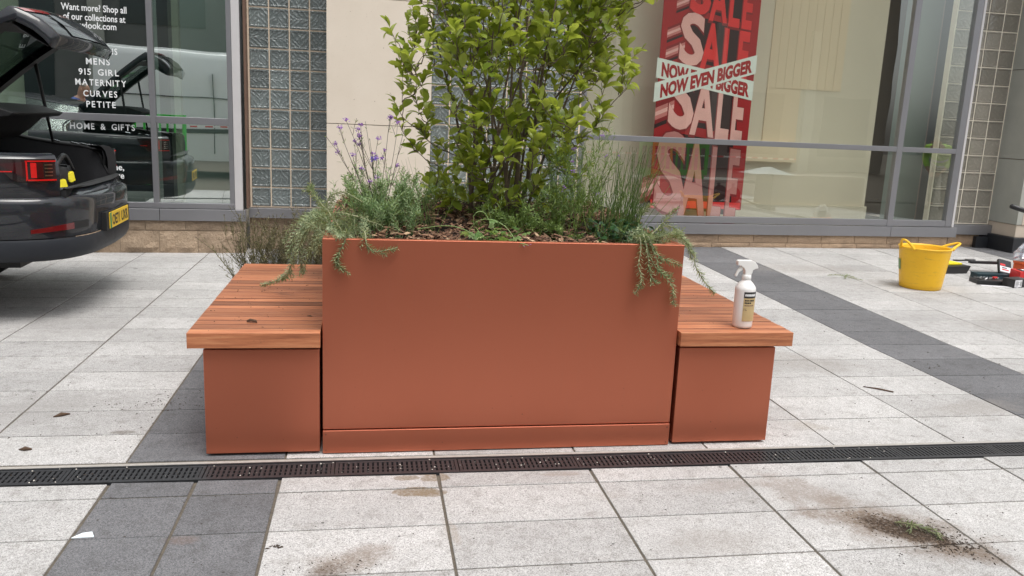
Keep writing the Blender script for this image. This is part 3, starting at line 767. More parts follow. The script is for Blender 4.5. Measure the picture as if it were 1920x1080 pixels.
while len(tg) < 620:
    z = rb.uniform(.98, 2.45); a, b = envx(z); cx = (a+b)/2; hw = (b-a)/2
    th = rb.uniform(0, 6.283); rr = rb.random()**.42
    x = cx+hw*rr*math.cos(th); y = 3.98+min(.42, hw*.8)*rr*math.sin(th)
    if z < 1.25 and rr < .35: continue
    if z < 1.3 and rb.random() < .35: continue
    if noise.noise(Vector((x*4.2, y*4.2, z*4.2))) < -.24: continue
    tg.append(Vector((x, y, z)))
tg.sort(key=lambda p: (p-Vector((.62, 3.98, .9))).length)
tw = MB(); leaves = []
for p in tg:
    best = min(range(len(nodes)), key=lambda i: (nodes[i][0]-p).length+(.6 if nodes[i][0].z > p.z-.04 else 0)+(0 if nodes[i][0].z > .95 else .3))
    q = nodes[best][0]; dirp = (p-q)
    P = []; nseg = 5
    for k in range(nseg+1):
        u = k/nseg; v = q+dirp*u; v.z += -.12*dirp.length*math.sin(u*math.pi)*.6
        v += Vector((rb.uniform(-1, 1), rb.uniform(-1, 1), rb.uniform(-1, 1)))*.006
        P.append(v)
    L = dirp.length
    tw.tube(P, [max(.0014, min(.006, .0022+L*.009)*(1-.6*k/nseg)) for k in range(nseg+1)], 4, cap=False)
    par = best
    for v in P[2:]: nodes.append([v, par]); par = len(nodes)-1
    # leaves in alternate pairs on the last stretch
    tipd = (P[-1]-P[-3]).normalized(); tipd = (tipd+Vector((0, 0, .55))).normalized()
    sh = []
    stp = P[-1]; shl = rb.uniform(.06, .13)
    for k in range(5): sh.append(stp+tipd*shl*k/4+Vector((0, 0, .01*(k/4)**2)))
    tw.tube(sh, [.0018, .0016, .0014, .0011, .0007], 4, cap=False)
    nl = rb.randint(7, 10)
    for k in range(nl):
        u = k/(nl-1); pp = stp+tipd*(shl*u)-tipd*.02
        if k < 2: pp = P[-2].lerp(P[-1], rb.random())
        ang = k*2.4+rb.uniform(-.5, .5)
        side = tipd.orthogonal().normalized(); side = Matrix.Rotation(ang, 3, tipd) @ side
        lean = .35+.9*(1-u)
        d = (tipd*(1.25-.45*(1-u))+side*lean+Vector((0, 0, .10))).normalized()
        if rb.random() < .14: d = (d+Vector((0, 0, -.9))).normalized()
        sz = rb.uniform(.042, .078)*(1-.3*u*u)*(1.12 if p.y < 3.9 else 1)
        leaves.append((pp, d, sz, rb.uniform(-.6, .6), rb.random()))
tw.build('twigs', M_bark, shrub, smooth=True)['kind'] = 'stuff'
camp = Vector((0, 0, CH))
def inframe(p):
    v = p-camp; dp = v.dot(fw); return abs(v.dot(rt)/dp*F) < 960 and abs(v.dot(dn)/dp*F) < 560
order = sorted(range(len(leaves)), key=lambda i: (not inframe(leaves[i][0]), (leaves[i][0]-camp).length-leaves[i][2]*14))
lvar = []
for q in range(5):
    vs, fs = leaf_verts(1.0, .50+.045*q, .08+.09*q, .06+.06*q); m1 = MB(); m1.add(vs, fs); me = m1.mesh('leaf'); me.materials.append(M_gris)
    me.polygons.foreach_set('use_smooth', [True]*len(me.polygons)); lvar.append((me, vs, fs))
fol = MB()
for n_, i in enumerate(order):
    p, d, sz, roll, t_ = leaves[i]; m3 = orient(d, roll=roll); me, vs, fs = lvar[i % 5]
    if n_ < 296:
        o = bpy.data.objects.new('leaf', me); COL.objects.link(o); o.parent = shrub
        o.matrix_local = Matrix.Translation(p-WL[shrub]) @ (m3.to_4x4() @ Matrix.Scale(sz, 4))
    else:
        fol.add([p+(m3 @ (v*sz)) for v in vs], fs, t_)
o = fol.build('foliage', M_gris, shrub, smooth=True, fixn=False); o['kind'] = 'stuff'

def wander(p, d, L, n, curl=.25, grav=0., r=rb):
    P = [Vector(p)]; d = Vector(d).normalized()
    for k in range(n):
        d = (d+Vector((r.uniform(-1, 1), r.uniform(-1, 1), r.uniform(-1, 1)))*curl+Vector((0, 0, -grav))).normalized()
        P.append(P[-1]+d*L/n)
    return P
def needles(mb, P, nl, L, Wd, ang=.9, r=rb, tint=None):
    # narrow leaves all round a stem
    tot = len(P)-1
    for k in range(nl):
        u = (k+r.random())/nl*tot; i = min(int(u), tot-1); p = P[i].lerp(P[i+1], u-i); d = (P[i+1]-P[i]).normalized()
        s = Matrix.Rotation(k*2.4+r.uniform(-.4, .4), 3, d) @ d.orthogonal().normalized()
        dd = (d*(1-ang*.6)+s*ang).normalized(); l = L*r.uniform(.7, 1.15)*(1 if u < tot*.85 else .7)
        w = dd.cross(d).normalized()*Wd*.5; b = dd*l; up = d*l*.12
        mb.add([p, p+b*.5+w, p+b+up*.6, p+b*.5-w, ], [(0, 1, 2, 3)], r.random() if tint is None else tint)
def smoothpath(P, n=3):
    P = [Vector(p) for p in P]; out = []
    for i in range(len(P)-1):
        p0 = P[max(i-1, 0)]; p1 = P[i]; p2 = P[i+1]; p3 = P[min(i+2, len(P)-1)]
        for k in range(n):
            t = k/n; out.append(.5*((2*p1)+(p2-p0)*t+(2*p0-5*p1+4*p2-p3)*t*t+(3*p1-p0-3*p2+p3)*t**3))
    out.append(P[-1]); return out
def rosemary(name, label, paths, bush, loc, nb, r):
    th = thing(name, label, 'rosemary', loc, group='rosemary plants trailing over the planter edge')
    st = MB(); lv = MB()
    for P in paths:
        Q = smoothpath(P); st.tube(Q, [.0036*(1-.55*i/len(Q)) for i in range(len(Q))], 4, r.random()); L = sum((a-b).length for a, b in zip(Q, Q[1:]))
        needles(lv, Q, int(L*400), .027, .0054, 1.0, r)
        for q in range(int(L*14)):
            i = r.randint(1, len(Q)-2); d = (Q[i+1]-Q[i]).normalized()+Vector((r.uniform(-1, 1), r.uniform(-.6, 0), r.uniform(-.6, .4)))*.9
            B = wander(Q[i], d, r.uniform(.02, .06), 3, .2, .1, r); st.tube(B, .0013, 4, r.random()); needles(lv, B, 16, .024, .0050, 1.0, r)
    for q in range(nb):
        p, d, L = bush(r); B = wander(p, d, L, 6, .22, .10, r)
        st.tube(B, [.0022*(1-.6*i/6) for i in range(7)], 4, r.random()); needles(lv, B, int(L*400), .026, .0052, 1.0, r)
    st.build('stem', M_roset, th); lv.build('needles', M_rose, th, fixn=False)['kind'] = 'stuff'
    return th
rr1 = random.Random(5)
tL = [[(-.07, 3.40, .90), (-.093, 3.33, .935), (-.098, 3.293, .898), (-.127, 3.289, .844), (-.131, 3.289, .822), (-.110, 3.289, .794), (-.078, 3.289, .771)],
      [(-.03, 3.42, .90), (-.019, 3.33, .938), (-.010, 3.292, .888), (.015, 3.288, .865), (.058, 3.288, .868), (.112, 3.288, .882)],
      [(-.12, 3.50, .90), (-.20, 3.55, .96), (-.27, 3.62, .93), (-.33, 3.66, .85), (-.35, 3.70, .76)],
      [(-.12, 3.55, .90), (-.23, 3.68, .97), (-.30, 3.80, .88), (-.34, 3.9, .75), (-.40, 4.0, .62), (-.52, 4.1, .555)],
      [(-.10, 3.60, .90), (-.22, 3.8, 1.0), (-.28, 3.9, 1.06)],
      [(-.10, 3.45, .90), (-.18, 3.50, 1.02), (-.12, 3.50, 1.08), (-.03, 3.48, 1.04)],
      [(-.10, 3.45, .90), (-.15, 3.48, .99), (-.05, 3.44, .985), (.02, 3.42, .96)],
      [(-.12, 3.6, .9), (-.25, 3.7, .91), (-.31, 3.75, .80), (-.30, 3.8, .68)]]
rosemary('trailing_rosemary', 'grey green rosemary spilling over the left front corner of the tall planter', tL,
         lambda r: (Vector((r.uniform(-.16, .02), r.uniform(3.40, 3.62), .885)), Vector((r.uniform(-1.2, .5), r.uniform(-.7, .6), r.uniform(.3, .9))), r.uniform(.08, .17)), (-.08, 3.45, .88), 34, rr1)
tR = [[[1.12, 3.42, .90], [1.131, 3.33, .944], [1.128, 3.284, .887], [1.122, 3.28, .819], [1.143, 3.28, .761], [1.128, 3.28, .731]],
      [[1.14, 3.42, .90], [1.146, 3.32, .950], [1.16, 3.28, .865], [1.18, 3.277, .773], [1.217, 3.277, .751]],
      [[1.15, 3.42, .90], [1.16, 3.32, .95], [1.182, 3.278, .888], [1.225, 3.276, .797], [1.284, 3.276, .728], [1.285, 3.276, .658]],
      [[1.16, 3.42, .90], [1.162, 3.32, .933], [1.208, 3.278, .866], [1.257, 3.276, .844], [1.306, 3.276, .828]],
      [[1.14, 3.42, .90], [1.148, 3.32, .933], [1.179, 3.275, .842], [1.226, 3.274, .792], [1.269, 3.274, .786]],
      [[1.20, 3.5, .90], [1.35, 3.58, .96], [1.449, 3.62, .891], [1.507, 3.63, .829], [1.521, 3.63, .766], [1.574, 3.63, .690], [1.633, 3.63, .631]],
      [[1.20, 3.5, .90], [1.33, 3.52, .93], [1.42, 3.55, .90], [1.46, 3.55, .84]],
      [[1.18, 3.5, .90], [1.22, 3.6, 1.0], [1.27, 3.62, 1.05]], [[1.22, 3.5, .90], [1.32, 3.55, .98], [1.37, 3.56, 1.035]],
      [[1.20, 3.45, .90], [1.28, 3.42, .935], [1.33, 3.42, .94], [1.39, 3.5, .93]]]
rosemary('trailing_rosemary', 'rosemary hanging over the right front corner of the tall planter above the spray bottle', tR,
         lambda r: (Vector((r.uniform(1.08, 1.27), r.uniform(3.38, 3.58), .885)), Vector((r.uniform(-.5, 1.2), r.uniform(-.6, .6), r.uniform(.2, .7))), r.uniform(.06, .15)), (1.2, 3.45, .88), 34, random.Random(9))

def stemplant(name, label, cat, loc, specs, stemmat, leafmat, r, flower=None, group=None):
    """specs: (base, dir, length, curl, grav, needle count, needle length, width, branches)"""
    th = thing(name, label, cat, loc, group=group); st = MB(); lv = MB(); fl = MB()
    for (b, d, L, cu, gv, nn, nl, nw, br, rad) in specs:
        P = wander(b, d, L, 7, cu, gv, r); st.tube(P, [rad*(1-.65*i/7) for i in range(8)], 4, r.random())
        if nn: needles(lv, P, nn, nl, nw, .8, r)
        ends = [P[-1]]
        for q in range(br):
            i = r.randint(2, 6); dd = (P[i]-P[i-1]).normalized()+Vector((r.uniform(-1, 1), r.uniform(-1, 1), r.uniform(0, .8)))*.6
            B = wander(P[i], dd, L*r.uniform(.12, .34), 4, cu, gv, r); st.tube(B, rad*.5, 3, r.random()); ends.append(B[-1])
            if nn: needles(lv, B, max(4, nn//3), nl, nw, .8, r)
        if flower:
            for e in ends:
                if r.random() < flower[1]:
                    for q in range(flower[2]):
                        c = e+Vector((r.gauss(0, 1), r.gauss(0, 1), r.gauss(0, .8)))*flower[3]
                        s = flower[4]; a = Vector((r.uniform(-1, 1), r.uniform(-1, 1), r.uniform(-1, 1))).normalized()*s; bb = a.orthogonal().normalized()*s
                        fl.add([c-a, c-bb*.7, c+a, c+bb*.7], [(0, 1, 2, 3)])
    st.build('stem', stemmat, th)
    if lv.f: lv.build('leaves', leafmat, th, fixn=False)['kind'] = 'stuff'
    if fl.f: fl.build('flowers', flower[0], th, fixn=False)['kind'] = 'stuff'
    return th
r_ = random.Random(11)
def V3(*a): return Vector(a)
def spread(n, x0, x1, y0, y1, z, L0, L1, tilt, r, cu=.12, gv=0, nn=0, nl=.02, nw=.003, br=0, rad=.0016, dx=0):
    out = []
    for i in range(n):
        out.append((V3(r.uniform(x0, x1), r.uniform(y0, y1), z), V3(r.gauss(dx, tilt), r.gauss(0, tilt), 1), r.uniform(L0, L1), cu, gv, nn, nl, nw, br, rad))
    return out
stemplant('grey_herb', 'clump of feathery grey green foliage behind the left rosemary in the tall planter', 'herb', (.10, 3.6, .88),
          spread(60, -.03, .19, 3.52, 3.82, .88, .12, .33, .36, r_, .16, 0, 38, .028, .0050, 4), M_grey, M_grey, r_)
stemplant('verbena', 'tall thin verbena with small purple flower heads at the left of the planter', 'flowering plant', (.03, 3.7, .88),
          [(V3(.05, 3.72, .88), V3(a, -.05, 1), L, .05, 0, 4, .03, .004, 3, .0023) for a, L in ((-.42, .50), (-.30, .52), (-.22, .44), (-.52, .44), (-.12, .50), (.0, .52), (.08, .50), (-.06, .42), (.16, .50), (-.35, .36))],
          M_dstem, M_green, r_, (M_purp, .5, 26, .0055, .0040))
stemplant('lavender', 'short lavender stalk with one violet flower spike in the grey green foliage', 'flowering plant', (.05, 3.55, .88),
          [(V3(.02, 3.5, .9), V3(-.02, 0, 1), .32, .03, 0, 10, .02, .003, 0, .0015)], M_green, M_green, r_, (M_viol, 1, 46, .0075, .0045))
stemplant('ornamental_grass', 'thin upright tuft of green grass between the grey herb and shrub', 'grass', (.24, 3.7, .88),
          spread(40, .18, .30, 3.6, 3.8, .88, .20, .36, .22, r_, .04, .02, 0, 0, 0, 0, .0011), M_grass, M_grass, r_)
stemplant('ornamental_grass', 'large tuft of sedge grass with straw coloured blades right of the shrub', 'grass', (1.13, 3.65, .88),
          spread(110, 1.05, 1.20, 3.55, 3.75, .88, .22, .46, .22, r_, .03, .012, 0, 0, 0, 0, .0020, .14)
          + [(V3(1.15, 3.62, .88), V3(a, 0, 1), L, .02, .01, 26, .008, .003, 0, .0012) for a, L in ((.30, .46), (.42, .44), (.12, .42))], M_grass, M_straw, r_)
stemplant('gaura', 'airy light green stems with pink flowers before the shrub on its right', 'flowering plant', (.92, 3.62, .88),
          spread(30, .82, 1.04, 3.55, 3.78, .87, .28, .56, .13, r_, .12, 0, 30, .034, .0050, 4, .0019), M_green, M_green, r_, (M_purp, .12, 12, .005, .004))
stemplant('green_herb', 'low sprawling green herb with thin stems under the middle of the shrub', 'herb', (.68, 3.6, .88),
          spread(60, .52, .86, 3.56, 3.80, .87, .10, .26, .5, r_, .2, .03, 30, .026, .0052, 3), M_green, M_green, r_)
stemplant('wispy_catmint', 'wispy brown green plant with thin seed heads behind the left bench seat', 'flowering plant', (-.5, 5.15, .29),
          spread(120, -.76, -.22, 4.96, 5.38, .30, .24, .50, .26, r_, .14, 0, 30, .022, .0050, 6, .0020) + spread(6, -.74, -.6, 5.0, 5.2, .3, .40, .52, .22, r_, .10, 0, 16, .018, .0045, 6, .0022, -.12),
          M_brn, M_brn, r_, (M_dstem, .35, 5, .003, .003))
stemplant('rosemary_bush', 'grey green rosemary hanging down the left wall of the tall planter', 'rosemary', (-.3, 4.4, .53),
          [(V3(-.14, r_.uniform(4.0, 4.6), .90), V3(r_.uniform(-.8, -.3), r_.uniform(-.4, .4), r_.uniform(-.2, .5)), r_.uniform(.18, .36), .12, .30, 80, .027, .0052, 3, .0028) for _ in range(17)], M_roset, M_rose, r_)
# broad leaved plants: each a thing, leaves shared
def broad(name, label, cat, loc, n, x0, x1, y0, y1, z0, z1, L0, L1, mat, r, wd=.55, dirz=.5, lobed=False):
    th = thing(name, label, cat, loc); lf = MB(); st = MB()
    for i in range(n):
        b = V3(r.uniform(x0, x1), r.uniform(y0, y1), z0); tip = b+V3(r.gauss(0, .035), r.gauss(-.01, .035), r.uniform(.15, 1)*(z1-z0))
        st.tube([b, b.lerp(tip, .5)+V3(0, 0, .008), tip], .0012, 3, r.random())
        d = V3(r.gauss(0, 1), r.gauss(-.3, 1), r.gauss(.1, dirz)).normalized(); L = r.uniform(L0, L1)
        m3 = orient(d, roll=r.uniform(-.5, .5)); t_ = r.random()
        if lobed:
            for a in (-1.15, -.6, 0, .6, 1.15):
                vs, fs = leaf_verts(L*(1-.28*abs(a)), .30*L, .15, .2); rot = Matrix.Rotation(a, 3, 'Z'); lf.add([tip+(m3 @ (rot @ v)) for v in vs], fs, t_)
        else:
            vs, fs = leaf_verts(L, wd*L, .2, .25); lf.add([tip+(m3 @ v) for v in vs], fs, t_)
    st.build('stem', M_green, th); lf.build('leaves', mat, th, smooth=True, fixn=False)['kind'] = 'stuff'; return th
stemplant('back_herb', 'green herb growing behind the shrub along the back edge of the tall planter', 'herb', (.57, 4.5, .88),
          spread(100, -.12, 1.26, 4.1, 4.78, .88, .10, .24, .40, r_, .18, .01, 30, .030, .0065, 4, .0022), M_green, M_green, r_)
broad('hellebore', 'low plant with dark glossy leaves beside the right rosemary in the tall planter', 'plant', (1.08, 3.5, .88), 170, .98, 1.20, 3.44, 3.62, .875, .975, .028, .05, M_darkg, r_, .5)
M_ger = leaf_material('geranium_leaf', (.12, .24, .07), (.36, .48, .22), .4, .5)
gth = broad('geranium', 'small geranium with pale lobed leaves bending over the front edge of the tall planter', 'plant', (.55, 3.42, .88), 34, .44, .60, 3.40, 3.50, .875, .95, .026, .042, M_ger, r_, lobed=True)
gs = MB(); gl = MB(); gf = MB()
for P in ([(.40, 3.45, .90), (.44, 3.42, .975), (.50, 3.40, .99), (.56, 3.38, .965), (.595, 3.35, .92)], [(.45, 3.45, .9), (.43, 3.42, 1.0), (.47, 3.42, 1.02), (.50, 3.42, .98)], [(.20, 3.5, .93), (.32, 3.44, .955), (.40, 3.42, .94), (.455, 3.40, .905)], [(.595, 3.35, .92), (.60, 3.32, .905), (.625, 3.30, .905), (.645, 3.29, .900)]):
    gs.tube(smoothpath(P), .0016, 4, .9)
for c in ((.60, 3.34, .925), (.645, 3.34, .945), (.615, 3.33, .905), (.50, 3.40, .985)):
    m3 = orient(V3(r_.uniform(-1, 1), -.5, -.1), roll=.3)
    for a in (-1.15, -.6, 0, .6, 1.15):
        vs, fs = leaf_verts(.034*(1-.28*abs(a)), .011, .15, .2); rot = Matrix.Rotation(a, 3, 'Z'); gl.add([Vector(c)+(m3 @ (rot @ v)) for v in vs], fs, .95)
for c in ((.645, 3.286, .898), (.655, 3.286, .903), (.63, 3.288, .893)):
    vs, fs = leaf_verts(.013, .008, .1, .2); gf.add([Vector(c)+v for v in vs], fs)
gs.build('stem', M_ger, gth); gl.build('bent_leaves', M_ger, gth, smooth=True, fixn=False); gf.build('petals', M_purp, gth, fixn=False)

# ------------------------------------------------------------------ spray bottle
sb = thing('spray_bottle', 'white trigger spray bottle with a brown label standing on the right bench seat', 'spray bottle', (1.667, 3.385, .531))
M_plast = simple('white_plastic', (.80, .79, .77), .32, var=.03, spec=.5)
bx, by, bz = 1.667, 3.385, .531
prof = [(.001, 0), (.038, 0), (.0425, .004), (.044, .012), (.0445, .06), (.0455, .17), (.0455, .178), (.043, .186), (.031, .203), (.0195, .214), (.0175, .218)]
MB().lathe([(r, z+bz) for r, z in prof], bx, by, 36).build('bottle_body', M_plast, sb, smooth=True)
MB().lathe([(.0175, bz+.216), (.0195, bz+.218), (.0195, bz+.238), (.016, bz+.241), (.001, bz+.241)], bx, by, 28).build('collar', M_plast, sb, smooth=True)
def tx(u, v, n): return (bx+u, by+n, bz+v)      # trigger head outline facing left
hd = [(-.052, .284), (-.053, .303), (-.046, .306), (.012, .306), (.030, .298), (.042, .285), (.047, .270), (.036, .268), (.022, .262), (.018, .241), (-.014, .241), (-.015, .258), (-.022, .270), (-.036, .280)]
MB().prism(hd, tx, -.0125, .0125).build('spray_head', M_plast, sb, bevel=.003)
tg_ = [(-.022, .272), (-.032, .278), (-.046, .262), (-.056, .238), (-.056, .232), (-.050, .232), (-.040, .252), (-.024, .262)]
MB().prism(tg_, tx, -.006, .006).build('trigger', M_plast, sb, bevel=.0015)
def wrap(a, z, r=.0458): return (bx+r*math.sin(a), by-r*math.cos(a), bz+z)
def patch(name, mat, a0, a1, z0, z1, r):
    mb = MB(); mb.grid([[wrap(a0+(a1-a0)*i/12, z, r) for i in range(13)] for z in (z0, z1)]); return mb.build(name, mat, sb, smooth=True, fixn=False)
M_lab = simple('label_tan', (.50, .38, .19), .55, var=.15, scale=40); M_labd = simple('label_dark', (.03, .027, .025), .5)
patch('label', M_lab, -.52, 1.10, .035, .140, .0462); patch('label_band', M_labd, -.52, 1.10, .140, .168, .0462)
def bars(z, h, spans, mat):
    mb = MB()
    for a, b in spans: mb.grid([[wrap(-.40+a*1.25, zz, .0466), wrap(-.40+b*1.25, zz, .0466)] for zz in (z, z+h)])
    mb.build('label_print', mat, sb, fixn=False)
bars(.149, .010, [(.0, .09), (.13, .22), (.24, .31), (.33, .42), (.44, .50), (.52, .60), (.62, .72), (.74, .82), (.84, .92)], M_white)
bars(.126, .007, [(.0, .10), (.12, .17), (.19, .30), (.36, .44), (.46, .62), (.64, .80)], M_labd)
bars(.115, .007, [(.0, .09), (.11, .20), (.22, .36), (.38, .52)], M_labd)
bars(.104, .005, [(.0, .18), (.21, .34), (.37, .60), (.63, .78)], MATS['rusty_trim'])
mb = MB(); put_text(mb, '1 L', lambda u, v: wrap(-.42+.28*u, .084+.010*v, .0466), .03); mb.build('label_lettering', M_labd, sb, fixn=False)

# ------------------------------------------------------------------ yellow tub
tb = thing('garden_tub', 'yellow flexible garden tub with two handles standing on the paving at the right', 'tub', (5.36, 7.2, 0))
def tubmat():
    t = NT('yellow_rubber'); P = t.pos()
    col = t.mix(t.noise(7, P, 4), c4(.80, .43, .010), c4(.92, .55, .02))
    sc1 = t.noise(11, t.n('Mapping', {'Vector': P, 'Scale': (1, 1, 5)}).outputs[0], 7, .75)
    col = t.mix(t.n('MapRange', {0: sc1, 1: .56, 2: .72, 4: .55}).outputs[0], col, c4(.40, .22, .04))
    t.principled(Base_Color=col, Roughness=.42, Normal=t.bump(t.noise(30, P, 3), .06, .01)); return t.m
M_yel = tubmat()
M_yel2 = simple('yellow_rubber_inside', (.60, .38, .02), .6, var=.4, scale=30)
tX, tY = 5.215, 6.965
MB().lathe([(.001, .004), (.170, .0), (.184, .006), (.190, .05), (.226, .360), (.230, .382), (.236, .387), (.236, .396), (.226, .398), (.221, .382), (.182, .05), (.17, .02), (.001, .02)], tX, tY, 48).build('tub_body', M_yel, tb, smooth=True)
MB().lathe([(.001, .09), (.186, .09)], tX, tY, 32).build('tub_contents', simple('soil_dark', (.05, .035, .02), .9, var=.5, scale=50), tb)
def handle(a, ht, out):
    c = Vector((tX+.229*math.cos(a), tY+.229*math.sin(a), .382)); tan = Vector((-math.sin(a), math.cos(a), 0)); ov = Vector((math.cos(a), math.sin(a), 0))
    P = [c+tan*(-.080), c+tan*(-.062)+ov*out*.30+Vector((0, 0, ht*.40)), c+tan*(-.030)+ov*out*.88+Vector((0, 0, ht*.9)), c+ov*out+Vector((0, 0, ht)), c+tan*.030+ov*out*.88+Vector((0, 0, ht*.9)), c+tan*.062+ov*out*.30+Vector((0, 0, ht*.40)), c+tan*.080]
    MB().tube(smoothpath(P, 4), [.016-.006*math.sin(math.pi*q/24) for q in range(25)], 8).build('handle', M_yel, tb, smooth=True)
handle(R(192), .085, .055); handle(R(-2), .055, .115)
MB().grid([[(tX+(r+.002)*math.cos(a), tY+(r+.002)*math.sin(a), z) for a in [R(150+i*4) for i in range(6)]] for r, z in ((.206, .17), (.219, .27))]).build('label', simple('green_label', (.20, .33, .12), .5, var=.4, scale=40), tb, fixn=False)
dm = MB(); rq = random.Random(4)
for i in range(60):
    a = rq.uniform(0, 3.14); z = rq.uniform(.22, .33); r = .182+(z-.05)/.295*.039-.002; s = rq.uniform(.004, .012)
    c = V3(tX+r*math.cos(a), tY+r*math.sin(a), z); t2 = V3(-math.sin(a), math.cos(a), 0)
    dm.add([c-t2*s, c+V3(0, 0, -s*.6), c+t2*s, c+V3(0, 0, s*.5)], [(0, 1, 2, 3)])
dm.build('mud_specks', MATS['soil_dark'], tb, fixn=False)['kind'] = 'stuff'

# ------------------------------------------------------------------ tools and packaging on the right
M_blk = simple('black_plastic', (.018, .018, .02), .4, var=.3, scale=30)
M_teal = simple('dark_teal_plastic', (.012, .035, .045), .4, var=.3)
M_yb = simple('bright_yellow', (.85, .72, .02), .5, var=.05); M_rd = simple('red_card', (.62, .03, .03), .5, var=.1); M_wc = simple('white_card', (.75, .74, .76), .55, var=.08, scale=30)
M_or = simple('orange_card', (.80, .13, .03), .5, var=.1); M_gr = simple('grey_tools', (.22, .22, .22), .35, .6, var=.4, scale=60)
def rect(cx, cy, w, d, h, a, z0=0, taper=0.0):
    ca, sa = math.cos(a), math.sin(a); vs = []
    for z, k in ((z0, 1-taper), (z0+h, 1)):
        for sx, sy in ((-1, -1), (1, -1), (1, 1), (-1, 1)):
            x, y = sx*w/2*k, sy*d/2*k; vs.append((cx+x*ca-y*sa, cy+x*sa+y*ca, z))
    return vs
BOXF = [(0, 3, 2, 1), (4, 5, 6, 7), (0, 1, 5, 4), (1, 2, 6, 5), (2, 3, 7, 6), (3, 0, 4, 7)]
def rbox(name, mat, par, *a, **k):
    return MB().add(rect(*a, **k), BOXF).build(name, mat, par, bevel=.003)
pt = thing('paint_tray', 'black paint tray with yellow liner and black brush handle beside the yellow tub', 'paint tray', (6.12, 7.9, 0))
rbox('tray_body', M_blk, pt, 6.12, 7.85, .46, .30, .085, R(8), taper=.12)
rbox('liner', M_yb, pt, 6.08, 7.90, .42, .27, .018, R(8), z0=.088)
MB().add(rect(6.42, 7.95, .20, .045, .012, R(4), z0=.105), BOXF).build('brush_handle', M_blk, pt, bevel=.003)
MB().add(rect(6.66, 7.90, .34, .055, .028, R(-6), z0=.085), BOXF).build('brush_handle', M_blk, pt, bevel=.004)
rbox('brush_ferrule', M_gr, pt, 6.53, 7.96, .10, .05, .02, R(2), z0=.105)
tl = thing('tool_tray', 'open black tool tray with small metal fittings, left of the box with white label', 'tool tray', (6.16, 7.2, 0))
rbox('tray_body', M_blk, tl, 6.16, 7.22, .29, .17, .040, R(-12))
cm = MB(); rq = random.Random(8)
for i in range(16):
    x = 6.16+rq.uniform(-.11, .11); y = 7.22+rq.uniform(-.06, .06); a = rq.uniform(0, 3); L = rq.uniform(.02, .05)
    cm.tube([(x, y, .046), (x+L*math.cos(a), y+L*math.sin(a), .053)], .006, 5)
cm.build('metal_fittings', M_gr, tl); rbox('red_cap', M_rd, tl, 6.25, 7.24, .05, .03, .02, .3, z0=.042)
rbox('white_cable_tie', M_wc, tl, 6.12, 7.20, .09, .01, .012, .7, z0=.042)
t2_ = thing('tool_case', 'closed dark teal tool case lying behind the open tool tray', 'tool case', (6.40, 7.50, 0))
rbox('case_body', M_teal, t2_, 6.40, 7.50, .32, .13, .042, R(-8)); rbox('case_lid', M_teal, t2_, 6.40, 7.50, .33, .14, .012, R(-8), z0=.043)
pl_ = thing('instruction_leaflet', 'black and white leaflet lying flat under the tool tray', 'leaflet', (6.1, 7.05, 0))
rbox('leaflet_page', M_wc, pl_, 6.15, 7.06, .34, .08, .003, R(-16)); rbox('leaflet_print', M_blk, pl_, 6.13, 7.09, .34, .03, .002, R(-16), z0=.0035)
b1 = thing('cardboard_box', 'small black cardboard box with a white label facing the camera', 'box', (6.36, 7.05, 0))
BX, BY = 6.335, 7.06
rbox('carton', M_blk, b1, BX, BY, .21, .13, .085, R(14))
ca, sa = math.cos(R(14)), math.sin(R(14))
def fb(u, v, n): return (BX+(-.105+.21*u)*ca+(.065+n)*sa, BY+(-.105+.21*u)*sa-(.065+n)*ca, .085*v)
mb = MB(); mb.add([fb(.03, .08, .001), fb(.52, .08, .001), fb(.52, .92, .001), fb(.03, .92, .001)], [(0, 1, 2, 3)]); mb.build('label', M_wc, b1, fixn=False)
mb = MB()
for u0, u1, v in ((.07, .26, .72), (.07, .33, .60), (.07, .29, .48), (.07, .36, .36), (.07, .24, .22)): mb.add([fb(u0, v, .0016), fb(u1, v, .0016), fb(u1, v+.045, .0016), fb(u0, v+.045, .0016)], [(0, 1, 2, 3)])
for q in range(6): mb.add([fb(.40+q*.015, .2, .0016), fb(.407+q*.015, .2, .0016), fb(.407+q*.015, .75, .0016), fb(.40+q*.015, .75, .0016)], [(0, 1, 2, 3)])
mb.build('label_print', M_blk, b1, fixn=False)
b2 = thing('cardboard_box', 'black cardboard box tilted up with a red and white label', 'box', (6.55, 7.50, 0))
def fl2(u, v, n): return (6.50+.17*u+.05*v, 7.50+.02*u+.10*v-n*.8, .05+.13*v-.035*u+.6*n)
def slab3(fn, u0, u1, v0, v1, n0, n1, name, mat, par):
    vs = [fn(u, v, n) for n in (n0, n1) for v in (v0, v1) for u in (u0, u1)]
    return MB().add(vs, [(0, 2, 3, 1), (4, 5, 7, 6), (0, 1, 5, 4), (2, 6, 7, 3), (0, 4, 6, 2), (1, 3, 7, 5)]).build(name, mat, par, bevel=.002)
slab3(fl2, 0, 1, 0, 1, 0, .03, 'carton', M_blk, b2); slab3(fl2, .06, .94, .10, .50, .031, .033, 'label', M_wc, b2); slab3(fl2, .10, .5, .54, .68, .031, .033, 'label', M_rd, b2)
slab3(fl2, .2, .75, .22, .30, .034, .035, 'label_print', M_rd, b2); slab3(fl2, .2, .6, .36, .42, .034, .035, 'label_print', M_blk, b2)
MB().add(rect(6.60, 7.56, .16, .12, .045, R(5)), BOXF).build('carton_base', M_blk, b2, bevel=.002)
b3 = thing('cardboard_box', 'red cardboard box with a black and white panel at the right edge', 'box', (6.7, 7.35, 0))
rbox('carton', M_rd, b3, 6.70, 7.32, .26, .20, .115, R(-14)); rbox('panel', M_blk, b3, 6.68, 7.31, .16, .14, .003, R(-14), z0=.117); rbox('panel', M_wc, b3, 6.66, 7.33, .06, .05, .003, R(-14), z0=.121)
